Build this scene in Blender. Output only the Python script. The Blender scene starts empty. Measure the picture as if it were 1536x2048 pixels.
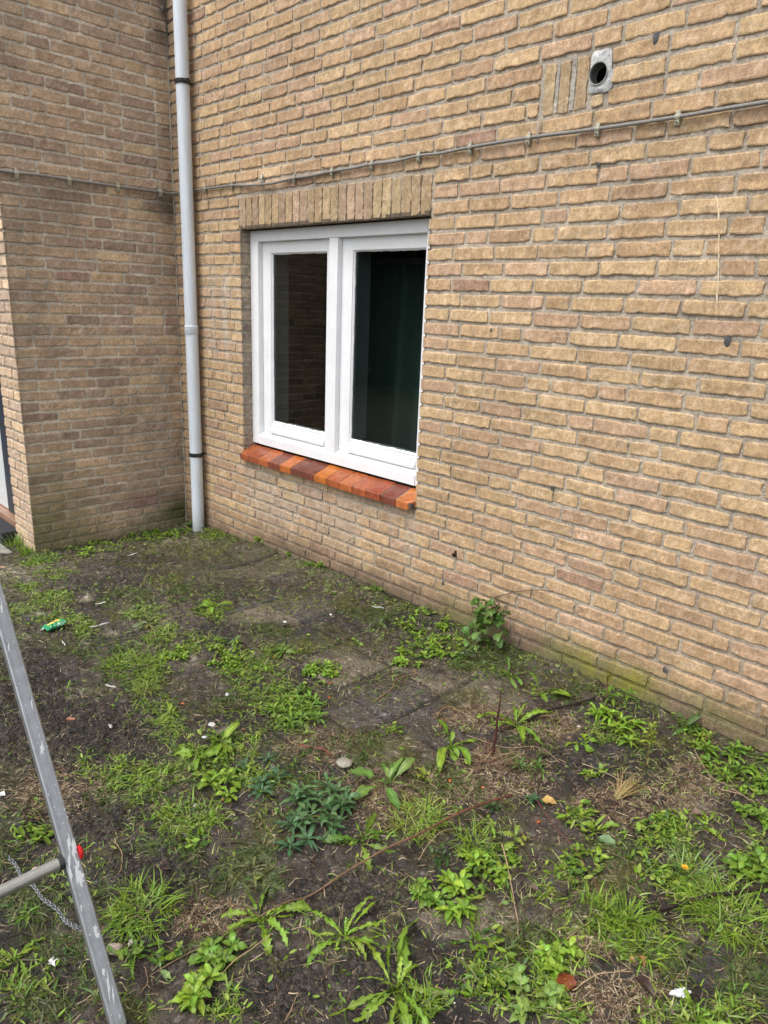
import bpy, math
import numpy as np
from mathutils import Matrix, Vector
# ------------------------------------------------------------------ camera, world, sun, exposure
scn = bpy.context.scene
COL = scn.collection
scn.render.resolution_x = 768; scn.render.resolution_y = 1024
cam_d = bpy.data.cameras.new('camera'); cam = bpy.data.objects.new('camera', cam_d); COL.objects.link(cam)
cam_d.sensor_fit = 'VERTICAL'; cam_d.sensor_height = 36.0; cam_d.lens = 36.0*1446.9748/2048.0
cam_d.clip_start = 0.05; cam_d.clip_end = 400
cam.matrix_world = Matrix([[0.697751, -0.222672, 0.680853, 4.552188], [0.715396, 0.167812, -0.678268, -2.52349], [0.036776, 0.960342, 0.27639, 1.592555], [0.0, 0.0, 0.0, 1.0]])
scn.camera = cam
SUN_EL, SUN_AZ = math.radians(58), math.radians(188)     # azimuth measured clockwise from +y: light from behind and left
world = bpy.data.worlds.new('World'); scn.world = world; world.use_nodes = True
wn = world.node_tree; wn.nodes.clear()
sky = wn.nodes.new('ShaderNodeTexSky'); sky.sky_type = 'NISHITA'; sky.sun_disc = False
sky.sun_elevation = SUN_EL; sky.sun_rotation = SUN_AZ; sky.air_density = 1.0; sky.dust_density = 3.0
hs = wn.nodes.new('ShaderNodeHueSaturation'); hs.inputs['Saturation'].default_value = 0.22
bg = wn.nodes.new('ShaderNodeBackground'); bg.inputs['Strength'].default_value = 0.15
wo = wn.nodes.new('ShaderNodeOutputWorld')
wn.links.new(sky.outputs[0], hs.inputs['Color']); wn.links.new(hs.outputs[0], bg.inputs['Color']); wn.links.new(bg.outputs[0], wo.inputs['Surface'])
sd = bpy.data.lights.new('sun', 'SUN'); sd.energy = 0.9; sd.angle = math.radians(32); sd.color = (1.0, .96, .90)
so = bpy.data.objects.new('sun', sd); COL.objects.link(so)
dv = Vector((math.sin(SUN_AZ)*math.cos(SUN_EL), math.cos(SUN_AZ)*math.cos(SUN_EL), math.sin(SUN_EL)))
so.rotation_euler = dv.to_track_quat('Z', 'Y').to_euler()
scn.view_settings.view_transform = 'Standard'; scn.view_settings.look = 'None'; scn.view_settings.gamma = 1.0
scn.view_settings.exposure = 0.92

# ------------------------------------------------------------------ helpers
def hash2(i, j, seed):
    n = (i.astype(np.int64)*73856093) ^ (j.astype(np.int64)*19349663) ^ (np.int64(seed)*83492791)
    n = (n ^ (n >> 13)) * 1274126177; n = n & 0x7fffffff
    n = (n ^ (n >> 16)) * 2246822519 & 0x7fffffff
    return (n % 100003)/100003.0
def vnoise(x, y, seed=0):
    x = np.asarray(x, float); y = np.asarray(y, float)
    i = np.floor(x); j = np.floor(y); fx = x-i; fy = y-j
    fx = fx*fx*(3-2*fx); fy = fy*fy*(3-2*fy)
    i = i.astype(np.int64); j = j.astype(np.int64)
    a = hash2(i, j, seed); b = hash2(i+1, j, seed); c = hash2(i, j+1, seed); d = hash2(i+1, j+1, seed)
    return (a*(1-fx)+b*fx)*(1-fy)+(c*(1-fx)+d*fx)*fy
def fbm(x, y, seed=0, oct=4):
    s = 0; a = .5; t = 0
    for o in range(oct):
        s = s+a*vnoise(x*2**o, y*2**o, seed+o*17); t += a; a *= .5
    return s/t                                    # 0..1
def sst(a, b, x):
    t = np.clip((x-a)/(b-a), 0, 1); return t*t*(3-2*t)
def gh(x):
    return .13*(1-np.exp(-np.maximum(x, 0)/1.0))  # the soil lies higher towards the right

class MB:
    def __init__(s): s.v = []; s.f = []; s.c = []; s.n = 0; s.m = []
    def add(s, v, f, c=(1, 1, 1), m=0):
        v = np.asarray(v, float).reshape(-1, 3)
        f = np.asarray(f, np.int64)+s.n
        s.v.append(v); s.f.append(f); s.m.append(np.full(len(f), m))
        c = np.asarray(c, float)
        if c.ndim == 1: c = np.tile(c, (len(v), 1))
        s.c.append(c); s.n += len(v)
    def grid(s, P, c=(1, 1, 1), m=0, closed=False):
        P = np.asarray(P, float); a, b = P.shape[:2]
        idx = np.arange(a*b).reshape(a, b)
        if closed: idx = np.c_[idx, idx[:, :1]]
        f = np.stack([idx[:-1, :-1], idx[:-1, 1:], idx[1:, 1:], idx[1:, :-1]], -1).reshape(-1, 4)
        c = np.asarray(c, float)
        if c.ndim == 3: c = c.reshape(-1, 3)
        s.add(P.reshape(-1, 3), f, c, m)
    def box(s, x0, x1, y0, y1, z0, z1, c=(1, 1, 1), m=0):
        v = [(x0,y0,z0),(x1,y0,z0),(x1,y1,z0),(x0,y1,z0),(x0,y0,z1),(x1,y0,z1),(x1,y1,z1),(x0,y1,z1)]
        s.add(v, [(0,3,2,1),(4,5,6,7),(0,1,5,4),(1,2,6,5),(2,3,7,6),(3,0,4,7)], c, m)
    def tube(s, pts, r, c=(1, 1, 1), seg=8, m=0, cap=True):
        pts = np.asarray(pts, float); n = len(pts); r = np.broadcast_to(np.asarray(r, float), (n,))
        T = np.gradient(pts, axis=0); T /= np.linalg.norm(T, axis=1)[:, None]+1e-12
        up = np.array([0, 0, 1.]) if abs(T[0][2]) < .9 else np.array([1., 0, 0])
        a = np.linspace(0, 2*np.pi, seg, endpoint=False); P = np.zeros((n, seg, 3))
        A = np.cross(T[0], up); A /= np.linalg.norm(A)
        for i in range(n):
            A = A-T[i]*(A*T[i]).sum(); A /= np.linalg.norm(A)+1e-12; B = np.cross(T[i], A)
            P[i] = pts[i]+r[i]*(np.cos(a)[:, None]*A+np.sin(a)[:, None]*B)
        c = np.asarray(c, float)
        if c.ndim == 2: c = np.repeat(c[:, None, :], seg, 1)
        s.grid(P, c, m, closed=True)
        if cap:
            c0 = c if c.ndim == 1 else c.reshape(-1, 3)[0]
            k = np.arange(seg)
            for e, q in ((0, pts[0]), (n-1, pts[-1])):
                s.add(np.vstack([P[e], q]), [(int(i), int((i+1) % seg), seg, seg) for i in k], c0, m)
    def mesh(s, name, mats, smooth=False):
        V = np.concatenate(s.v); F = s.f
        me = bpy.data.meshes.new(name)
        loops = []; starts = []; tot = []; mi = []; k = 0
        for f, m in zip(F, s.m):
            f = np.atleast_2d(f)
            if f.shape[1] == 4:
                deg = f[:, 2] == f[:, 3]
                if deg.any():
                    g = f[~deg]; h = f[deg][:, :3]
                    for q, mm in ((g, m[~deg]), (h, m[deg])):
                        if len(q):
                            loops.append(q.ravel()); starts.append(k+np.arange(len(q))*q.shape[1]); tot.append(np.full(len(q), q.shape[1])); k += q.size; mi.append(mm)
                    continue
            loops.append(f.ravel()); starts.append(k+np.arange(len(f))*f.shape[1]); tot.append(np.full(len(f), f.shape[1])); k += f.size; mi.append(m)
        loops = np.concatenate(loops); starts = np.concatenate(starts); tot = np.concatenate(tot); mi = np.concatenate(mi)
        me.vertices.add(len(V)); me.vertices.foreach_set('co', V.ravel().astype(np.float32))
        me.loops.add(len(loops)); me.loops.foreach_set('vertex_index', loops.astype(np.int32))
        me.polygons.add(len(starts)); me.polygons.foreach_set('loop_start', starts.astype(np.int32)); me.polygons.foreach_set('loop_total', tot.astype(np.int32))
        me.polygons.foreach_set('material_index', mi.astype(np.int32))
        me.polygons.foreach_set('use_smooth', np.full(len(starts), smooth))
        me.update(calc_edges=True)
        at = me.color_attributes.new('col', 'FLOAT_COLOR', 'POINT')
        Cc = np.concatenate(s.c); Cc = np.c_[np.clip(Cc, 0, 1), np.ones(len(Cc))]
        at.data.foreach_set('color', Cc.ravel().astype(np.float32))
        for mt in (mats if isinstance(mats, (list, tuple)) else [mats]): me.materials.append(mt)
        me.validate()
        return me
    def build(s, name, mats, parent=None, smooth=False, loc=None):
        o = bpy.data.objects.new(name, s.mesh(name, mats, smooth)); COL.objects.link(o)
        if loc is not None: o.location = loc
        if parent is not None: o.parent = parent
        return o
def tag(o, label=None, cat=None, group=None, kind=None):
    if label: o['label'] = label
    if cat: o['category'] = cat
    if group: o['group'] = group
    if kind: o['kind'] = kind
    return o
def empty(name, loc, label, cat, group=None):
    o = bpy.data.objects.new(name, None); COL.objects.link(o); o.location = loc; o.empty_display_size = .1
    return tag(o, label, cat, group)
def kids(o): return [c for c in bpy.data.objects if c.parent == o]

# ------------------------------------------------------------------ materials
def mat(name, rough=.8, noise=((60, .25),), bump=.0, bscale=200, spec=.3, metallic=0, transl=0, stretch=(1, 1, 1), bdist=.002, rvar=0, bump2=0, bscale2=30, coat=0):
    m = bpy.data.materials.new(name); m.use_nodes = True; nt = m.node_tree; N = nt.nodes; L = nt.links
    b = N['Principled BSDF']; out = N['Material Output']
    at = N.new('ShaderNodeAttribute'); at.attribute_name = 'col'
    tc = N.new('ShaderNodeTexCoord'); mp = N.new('ShaderNodeMapping'); mp.inputs['Scale'].default_value = stretch
    L.new(tc.outputs['Object'], mp.inputs['Vector'])
    cur = at.outputs['Color']
    for sc, amt in noise:
        n = N.new('ShaderNodeTexNoise'); n.inputs['Scale'].default_value = sc; n.inputs['Detail'].default_value = 4
        L.new(mp.outputs[0], n.inputs['Vector'])
        mr = N.new('ShaderNodeMapRange'); mr.inputs['From Min'].default_value = .3; mr.inputs['From Max'].default_value = .7
        mr.inputs['To Min'].default_value = 1-amt; mr.inputs['To Max'].default_value = 1+amt
        L.new(n.outputs['Fac'], mr.inputs['Value'])
        vm = N.new('ShaderNodeVectorMath'); vm.operation = 'SCALE'
        L.new(cur, vm.inputs[0]); L.new(mr.outputs[0], vm.inputs['Scale']); cur = vm.outputs[0]
    L.new(cur, b.inputs['Base Color'])
    b.inputs['Roughness'].default_value = rough; b.inputs['Metallic'].default_value = metallic
    b.inputs['Specular IOR Level'].default_value = spec
    if coat: b.inputs['Coat Weight'].default_value = coat; b.inputs['Coat Roughness'].default_value = .25
    if rvar:
        n = N.new('ShaderNodeTexNoise'); n.inputs['Scale'].default_value = 12; n.inputs['Detail'].default_value = 5
        L.new(tc.outputs['Object'], n.inputs['Vector'])
        mr = N.new('ShaderNodeMapRange'); mr.inputs['From Min'].default_value = .35; mr.inputs['From Max'].default_value = .65
        mr.inputs['To Min'].default_value = rough-rvar; mr.inputs['To Max'].default_value = min(1, rough+rvar)
        L.new(n.outputs['Fac'], mr.inputs['Value']); L.new(mr.outputs[0], b.inputs['Roughness'])
    last = None
    for st, sc in ((bump, bscale), (bump2, bscale2)):
        if st:
            n = N.new('ShaderNodeTexNoise'); n.inputs['Scale'].default_value = sc; n.inputs['Detail'].default_value = 5; n.inputs['Roughness'].default_value = .65
            L.new(mp.outputs[0], n.inputs['Vector'])
            bp = N.new('ShaderNodeBump'); bp.inputs['Strength'].default_value = st; bp.inputs['Distance'].default_value = bdist
            L.new(n.outputs['Fac'], bp.inputs['Height'])
            if last: L.new(last, bp.inputs['Normal'])
            last = bp.outputs[0]
    if last: L.new(last, b.inputs['Normal'])
    if transl:
        tr = N.new('ShaderNodeBsdfTranslucent'); mx = N.new('ShaderNodeMixShader'); mx.inputs[0].default_value = transl
        L.new(cur, tr.inputs['Color']); L.new(b.outputs[0], mx.inputs[1]); L.new(tr.outputs[0], mx.inputs[2]); L.new(mx.outputs[0], out.inputs['Surface'])
    return m
M_brick = mat('brick', .92, ((230, .26), (75, .20), (20, .15)), .8, 260, .2, stretch=(1, 1, .8), bump2=.35, bscale2=60)
M_mortar = mat('mortar', .95, ((260, .34), (80, .24), (9, .18)), .9, 240, .15, bdist=.003)
M_tile = mat('glazed_tile', .26, ((35, .22), (150, .2)), .12, 90, .5, rvar=.1)
M_white = mat('white_paint', .38, ((9, .035), (70, .03)), .10, 60, .45)
M_pipe = mat('pvc_pipe', .42, ((70, .07), (14, .08)), .05, 30, .4, stretch=(1, 1, .10))
M_metal = mat('aluminium', .42, ((40, .12), (400, .1)), .12, 300, .5, metallic=.75, stretch=(1, 1, 1))
M_dull = mat('dull_metal', .6, ((90, .3),), .3, 200, .4, metallic=.4)
M_cable = mat('cable_sheath', .55, ((120, .2),), .1, 200, .35)
M_soil = mat('soil', .50, ((260, .55), (95, .48), (32, .30)), 1.0, 220, .45, bdist=.006, rvar=.25, bump2=1.0, bscale2=70)
M_leaf = mat('leaf', .40, ((45, .2), (170, .2)), .6, 110, .42, transl=.28)
M_grass = mat('grass_blade', .45, ((30, .15),), 0, 1, .4, transl=.28)
M_straw = mat('dry_stalk', .8, ((150, .25),), .2, 300, .2)
M_stone = mat('stone', .8, ((180, .2), (35, .15)), .4, 200, .3)
M_plastic = mat('plastic_film', .25, ((60, .06),), .1, 80, .5)
M_wood = mat('twig_bark', .75, ((120, .3),), .4, 250, .3)
M_rubber = mat('rubber', .85, ((150, .3),), .4, 200, .2)
M_fabric = mat('curtain_fabric', .9, ((30, .1),), 0, 1, .1)
M_dark = mat('dark_interior', .9, ((3, .1),), 0, 1, .1)
def glass():
    m = bpy.data.materials.new('window_glass'); m.use_nodes = True; N = m.node_tree.nodes; L = m.node_tree.links
    N.remove(N['Principled BSDF'])
    fr = N.new('ShaderNodeFresnel'); fr.inputs['IOR'].default_value = 1.62
    tr = N.new('ShaderNodeBsdfTransparent'); tr.inputs['Color'].default_value = (.80, .86, .84, 1)
    gl = N.new('ShaderNodeBsdfGlossy'); gl.inputs['Roughness'].default_value = .01; gl.inputs['Color'].default_value = (1, 1, 1, 1)
    mx = N.new('ShaderNodeMixShader'); ge = N.new('ShaderNodeNewGeometry'); sb = N.new('ShaderNodeMath'); sb.operation = 'SUBTRACT'; sb.inputs[0].default_value = 1.0; mu = N.new('ShaderNodeMath'); mu.operation = 'MULTIPLY'
    L.new(ge.outputs['Backfacing'], sb.inputs[1]); L.new(sb.outputs[0], mu.inputs[0]); L.new(fr.outputs[0], mu.inputs[1])
    L.new(mu.outputs[0], mx.inputs[0]); L.new(tr.outputs[0], mx.inputs[1]); L.new(gl.outputs[0], mx.inputs[2]); L.new(mx.outputs[0], N['Material Output'].inputs['Surface'])
    return m
M_glass = glass()

# ------------------------------------------------------------------ brick walls
H = .0635; Z0 = 31*H                         # one course; soffit height above the inner corner
SR = .2175                                   # a stretcher with its joint
def course(k): return Z0-k*H-H/2+H/2          # centre height of the bed joint below course k
PAL = np.array([(.455,.335,.195),(.445,.32,.19),(.43,.305,.18),(.47,.35,.205),(.44,.31,.205),(.42,.295,.195),(.385,.27,.17),(.33,.22,.155)])
PW = np.array([.24,.20,.18,.14,.09,.07,.06,.02]); PW = PW/PW.sum()
PALS = np.array([(.41,.325,.235),(.39,.31,.23),(.44,.35,.25),(.34,.27,.205),(.37,.30,.235),(.30,.24,.19),(.50,.40,.27),(.35,.255,.215)])
def run_bricks(u0, u1, rng, prev, short=.15, first=None):
    """random (wild) bond: stretchers with odd headers, no joint above another"""
    J = .010; best = None
    for tr in range(40):
        u = u0; out = []; joints = []; bad = 0; heads = 0
        while u < u1-1e-6:
            if u == u0: L = first if first else rng.choice([.105, .16, .21])
            else: L = .105 if (rng.random() < short and heads < 1) else .2075
            heads = heads+1 if L < .11 else 0
            L *= rng.uniform(.97, 1.03)
            e = u+L
            if u1-e < .055: e = u1
            out.append((u, e)); joints.append(e); u = e+J
        bad = sum(1 for a in joints[:-1] for b in prev if abs(a-b) < .032)
        if best is None or bad < best[0]: best = (bad, out, joints[:-1])
        if bad == 0: break
    return best[1], best[2]
class Panel:
    """face plane: point = O + u*U + z*Z + d*N"""
    def __init__(s, O, U, N, seed, side=False):
        s.O = np.array(O, float); s.U = np.array(U, float); s.N = np.array(N, float); s.rng = np.random.default_rng(seed); s.seed = seed
        s.B = []; s.side = side
    def P(s, u, z, d): return s.O+u[..., None]*s.U+z[..., None]*np.array([0, 0, 1.])+d[..., None]*s.N
    def brick(s, u0, u1, z0, z1, cl=0, cr=0, col=None, proud=None, vert=False):
        s.B.append((u0, u1, z0, z1, cl, cr, col, proud, vert))
    def emit(s, mb, tint, m=0):
        rng = s.rng
        for bi, (u0, u1, z0, z1, cl, cr, col, proud, vert) in enumerate(s.B):
            L = u1-u0; Hh = z1-z0
            nu = max(4, int(L/.016)); nz = max(3, int(Hh/.014))
            su = np.r_[0, .0016, np.linspace(.006, L-.006, nu), L-.0016, L]
            sz = np.r_[0, .0016, np.linspace(.006, Hh-.006, nz), Hh-.0016, Hh]
            uu, zz = np.meshgrid(su, sz)
            a = uu/L; b = zz/Hh; sd = s.seed*1000+bi*7
            # ragged edges
            jz = 1.0 if not vert else .7
            wb = (1-b)**3; wt = b**3; wl = np.clip(1-uu/.05, 0, 1)**2; wr = np.clip(1-(L-uu)/.05, 0, 1)**2
            du = wl*(vnoise(zz*90, zz*0+sd, 3)-.5)*.007*(1-cl)-wr*(vnoise(zz*90, zz*0+sd+2, 4)-.5)*.007*(1-cr)
            dz = (wb*((fbm(uu*16+sd*.37, uu*0+sd, 5, 4)-.42)*.0050+(vnoise(uu*75+sd, uu*0+sd, 25)-.5)*.0013+.004*sst(.66, .8, vnoise(uu*34+sd, uu*0+sd, 15)))-wt*((fbm(uu*16+sd*.71, uu*0+sd+5, 6, 4)-.45)*.0044+(vnoise(uu*75+sd, uu*0+sd+4, 26)-.5)*.0013+.003*sst(.68, .8, vnoise(uu*34+sd, uu*0+sd+9, 16))))*jz
            tl = rng.normal(0, .0012); dz = dz+(a-.5)*tl
            cr1 = np.clip(1-uu/.012, 0, 1)**2*(1-cl)*rng.uniform(.3, 1.6); cr2 = np.clip(1-(L-uu)/.012, 0, 1)**2*(1-cr)*rng.uniform(.3, 1.3)
            dz = dz+(b < .5)*(cr1+cr2)*.0045*(1-2*b)-(b > .5)*(cr1+cr2)*.0045*(2*b-1)
            p = proud if proud is not None else rng.uniform(.0, .0036)
            d = p+(fbm((s.O[0]+u0+uu)*30+sd, (z0+zz)*30, 9, 3)-.5)*.0034*rng.choice([.6, 1, 1.6, 2.6])+(a-.5)*rng.normal(0, .0012)+(b-.5)*rng.normal(0, .0012)
            ring = np.zeros_like(d); ring[0] = ring[-1] = 1; ring[:, 0] = np.maximum(ring[:, 0], 1-cl); ring[:, -1] = np.maximum(ring[:, -1], 1-cr)
            r1 = np.zeros_like(d); r1[1] = r1[-2] = 1; r1[:, 1] = np.maximum(r1[:, 1], 1-cl); r1[:, -2] = np.maximum(r1[:, -2], 1-cr)
            d = np.where(ring > 0, -.011, np.where(r1 > 0, d-.0016, d))
            U_ = u0+uu+du; 
            if cl: U_ = U_-(a < .02)*0.003; d = np.where((a < .02) & (ring == 0), .003, d)
            if cr: U_ = U_+(a > .98)*0.003; d = np.where((a > .98) & (ring == 0), .003, d)
            Z_ = z0+zz+dz
            P = s.P(U_, Z_, d)
            base = np.array(col) if col is not None else (PALS if s.side else PAL)[rng.choice(8, p=PW)]*rng.uniform(.93, 1.06)*(np.array([1.07, 1.01, .985]) if not s.side else np.array([1.18, 1.08, 1.02]))
            c = np.ones(P.shape)*base
            bl = fbm(uu*22+sd, zz*40+sd*1.3, 12, 3)
            # kiln bloom: blotches a little lighter / redder
            c = c*(1+.30*(bl-.5)[..., None]*np.array([1, 1.05, 1.2]))
            if not vert: c = c*(1-rng.uniform(0, .26)*np.exp(-((b-rng.uniform(.45, 1.0))/.28)**2)*(.4+1.0*fbm(uu*12+sd, zz*0+sd, 17, 2)))[..., None]
            c = c+sst(.70, .80, vnoise(uu*75+sd, zz*75+sd, 23))[..., None]*.07
            edge = np.minimum(np.minimum(uu, L-uu), np.minimum(zz, Hh-zz)); e = np.clip(1-edge/.005, 0, 1)[..., None]
            ep = e*sst(.35, .6, fbm(uu*40+sd, zz*40, 18, 2))[..., None]; c = c*(1-.5*ep)+np.array([.50, .41, .29])*.5*ep*(.85 if s.side else 1)
            vs = vnoise(uu*230+sd, zz*14+sd, 19)[..., None]; c = c*(.93+.14*vs)
            c = tint(c, P)
            mb.grid(P if np.dot(np.cross(s.U, [0, 0, 1.]), s.N) > 0 else P[:, ::-1], c if np.dot(np.cross(s.U, [0, 0, 1.]), s.N) > 0 else c[:, ::-1], m)
    def mortar(s, mb, u0, u1, z0, z1, tint, holes=(), res=.012, m=1, col=(.375, .325, .262)):
        us = np.linspace(u0, u1, int((u1-u0)/res)+2); zs = np.linspace(z0, z1, int((z1-z0)/res)+2)
        for h in holes:           # snap grid lines to hole edges
            for e in h[:2]: us[np.argmin(abs(us-e))] = e
            for e in h[2:]: zs[np.argmin(abs(zs-e))] = e
        uu, zz = np.meshgrid(us, zs)
        d = -.0050+(fbm(uu*45, zz*45, s.seed+31, 3)-.5)*.0052+(fbm(uu*4, zz*7, s.seed+33, 3)-.5)*.0055
        P = s.P(uu, zz, d)
        c = np.ones(P.shape)*np.array(col)*(.82+.36*fbm(uu*9, zz*9, s.seed+5, 3))[..., None]
        c = tint(c, P)
        a, b = uu.shape; idx = np.arange(a*b).reshape(a, b)
        f = np.stack([idx[:-1, :-1], idx[:-1, 1:], idx[1:, 1:], idx[1:, :-1]], -1)
        cu = (uu[:-1, :-1]+uu[1:, 1:])/2; cz = (zz[:-1, :-1]+zz[1:, 1:])/2; keep = np.ones(cu.shape, bool)
        for h in holes: keep &= ~((cu > h[0]) & (cu < h[1]) & (cz > h[2]) & (cz < h[3]))
        f = f[keep]
        if np.dot(np.cross(s.U, [0, 0, 1.]), s.N) <= 0: f = f[:, ::-1]
        mb.add(P.reshape(-1, 3), f.reshape(-1, 4), c.reshape(-1, 3), m)

WX0, WX1, WZ0, WZ1 = .750, 2.238, .716, 1.974      # window opening
VU0, VU1, VZ0, VZ1 = 2.765, 3.045, 2.286, 2.4765    # patch of three upright bricks and the vent pipe
def blend(c, k, col):
    return c*(1-k[..., None])+np.array(col)*k[..., None]
def tint_main(c, P):
    x = P[..., 0]; z = P[..., 2]; y = P[..., 1]
    g = z-gh(x)
    n = fbm(x*2.2, z*2.2, 71, 4); n2 = fbm(x*9, z*9, 72, 3); st = fbm(x*26, z*1.6, 73, 3)
    c = c*(.90+.2*n)[..., None]
    # rain streaks and a dirty band that runs below the cable
    cb = np.exp(-np.maximum(2.19-z, 0)/.05)*(z < 2.195)*.42*sst(.3, .6, st); c = blend(c, cb, (.16, .12, .085))
    # pale lime bloom left of the window and below the sill
    b1 = sst(.25, .05, abs(x-.56))*sst(.35, .15, abs(z-1.48))*.7*sst(.35, .6, st); c = blend(c, b1, (.46, .41, .34))
    b2 = ((x > .78) & (x < 2.25))*sst(.66, .58, z)*sst(.05, .3, g)*.42*sst(.32, .6, fbm(x*14, z*3, 74, 3)); c = blend(c, b2, (.39, .345, .285))
    # damp, soil splash and algae at the foot
    lo = sst(.30, .03, g+.2*(n2-.5)); c = blend(c, lo*.5, (.19, .125, .085)); c = blend(c, sst(.15, .06, g+.09*(n2-.5))*.62*sst(.5, 1.2, x), (.13, .092, .066))
    lo2 = sst(.11, .0, g+.08*(n2-.5)); c = blend(c, lo2*.6, (.12, .10, .07))
    al = sst(.19, .06, g)*sst(.36, .56, fbm(x*3.1+5, z*5, 75, 4))*sst(1.9, 2.6, x); c = blend(c, al*.7, (.145, .15, .055))
    ym = np.exp(-((x-3.36)/.17)**2-((g-.08)/.07)**2)*sst(.3, .55, n2); c = blend(c, np.clip(ym*.9*sst(.35, .6, fbm(x*20, z*9, 79, 3)), 0, .7), (.20, .19, .02))
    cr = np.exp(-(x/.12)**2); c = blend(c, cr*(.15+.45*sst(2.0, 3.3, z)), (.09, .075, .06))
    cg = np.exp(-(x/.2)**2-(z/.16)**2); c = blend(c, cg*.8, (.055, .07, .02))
    br = sst(.45, .7, fbm(x*1.3+3, z*1.9, 76, 3))*sst(1.5, .3, g)*.25; c = blend(c, br, (.31, .2, .125))
    return c
def tint_side(c, P):
    y = P[..., 1]; z = P[..., 2]; x = P[..., 0]
    n = fbm(y*2.2+x, z*2.2, 81, 4); n2 = fbm(y*9+x*9, z*9, 82, 3)
    c = c*(.88+.24*n)[..., None]
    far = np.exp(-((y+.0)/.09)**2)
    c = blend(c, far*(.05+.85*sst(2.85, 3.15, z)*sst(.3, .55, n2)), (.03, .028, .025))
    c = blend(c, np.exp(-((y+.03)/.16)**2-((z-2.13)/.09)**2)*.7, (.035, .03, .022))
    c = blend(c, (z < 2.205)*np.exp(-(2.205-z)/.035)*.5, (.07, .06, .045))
    lo = sst(.75, .1, z+.3*(n2-.5)); gr = sst(-.45, -.95, y)*lo; c = blend(c, gr*.65, (.15, .15, .055)); c = blend(c, sst(.5, .72, fbm(y*3+9, z*2.4, 84, 4))*.35, (.20, .165, .125))
    c = blend(c, sst(.2, .0, z+.12*(n2-.5))*.7, (.17, .155, .085))
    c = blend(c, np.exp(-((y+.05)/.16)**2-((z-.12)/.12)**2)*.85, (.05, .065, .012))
    c = blend(c, np.exp(-((y+.33)/.18)**2-((z-.24)/.055)**2)*.65, (.22, .12, .11))
    return c
house = empty('brick_house', (0, 0, 0), 'tan brick house corner with a white window, red sill and a shaded side wall', 'house')
# main wall ------------------------------------------------------
K0, K1 = -22, 31
XE = 5.3
pm = Panel((0, 0, 0), (1, 0, 0), (0, -1, 0), 11)
rng = np.random.default_rng(5); prev = {}
def fill(k, a, b, first=None):
    z0 = Z0-k*H+.0058; z1 = z0+H-.0116
    key = round(a, 2)
    ea = 0 if a == WX1 else .005; eb = 0 if b == WX0 else .005
    r, j = run_bricks(a+ea, b-eb, rng, prev.get('m', []), first=first)
    for u0, u1 in r: pm.brick(u0, u1, z0, z1, cl=1 if u0 == WX1 else 0, cr=1 if abs(u1-WX0) < 1e-6 else 0)
    return j
for k in range(K0, K1+1):                     # course k has its bed joint at Z0-k*H below it
    zb = Z0-k*H; zt = zb+H; segs = []
    first_r = .21 if k % 2 else .155
    lo, hi = zb+.01, zt-.01
    if lo < WZ1+.175 and hi > WZ0-.045:        # beside the window or the lintel
        segs = [(0, WX0, .12 if k % 2 else .19), (WX1, XE, .135 if k % 2 else .2)]
        if lo >= WZ1-.004: segs = [(0, WX0-.008, segs[0][2]), (WX1+.008, XE, segs[1][2])]
    elif lo < VZ1 and hi > VZ0:
        segs = [(0, VU0, .1), (VU1, XE, .2)]
    else: segs = [(0, XE, None)]
    js = []
    for a, b, f in segs: js += fill(k, a, b, f)
    prev['m'] = js
rl = np.random.default_rng(77)
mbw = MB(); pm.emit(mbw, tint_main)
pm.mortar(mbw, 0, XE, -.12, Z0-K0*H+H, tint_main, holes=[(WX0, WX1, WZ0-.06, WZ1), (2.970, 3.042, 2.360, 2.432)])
mbw.build('wall', [M_brick, M_mortar], house)
# soldier course over the window
ps = Panel((0, 0, 0), (1, 0, 0), (0, -1, 0), 12)
n = 24; w = (WX1-WX0+.004)/n
for i in range(n):
    ps.brick(WX0-.002+i*w+.003, WX0-.002+(i+1)*w-.003, WZ1+rl.uniform(.0, .004), WZ1+.173+rl.uniform(-.003, .003), vert=True,
             col=PAL[rl.integers(0, 6)]*rl.uniform(.72, .98), proud=rl.uniform(.001, .005))
mb = MB(); ps.emit(mb, tint_main)
for i in range(n):                            # undersides of the upright bricks, soffit shade painted into their colour
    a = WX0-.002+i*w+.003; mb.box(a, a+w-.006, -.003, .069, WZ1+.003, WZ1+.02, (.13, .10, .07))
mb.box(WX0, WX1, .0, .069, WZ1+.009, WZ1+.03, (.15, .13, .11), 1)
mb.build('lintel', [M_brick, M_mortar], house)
# window reveals (the brick returns)
for nm, xx, U, N in (('reveal', WX0, (0, 1, 0), (1, 0, 0)), ('reveal', WX1, (0, 1, 0), (-1, 0, 0))):
    pr = Panel((xx, 0, 0), U, N, 13); mb = MB()
    for k in range(0, 20):
        z0 = Z0-k*H+.005-H*1; z1 = z0+H-.0105
        if z1 > WZ1: z1 = WZ1-.003
        pr.brick(.0, .09, z0, z1, col=PALS[rl.integers(0, 7)]*.85, proud=.001, cl=1)
    def tr(c, P): return c*(.9+.2*fbm(P[..., 1]*30, P[..., 2]*20, 3, 3))[..., None]
    pr.emit(mb, tr); pr.mortar(mb, 0, .1, WZ0-.06, WZ1, tr, res=.01); mb.build(nm, [M_brick, M_mortar], house)
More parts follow.
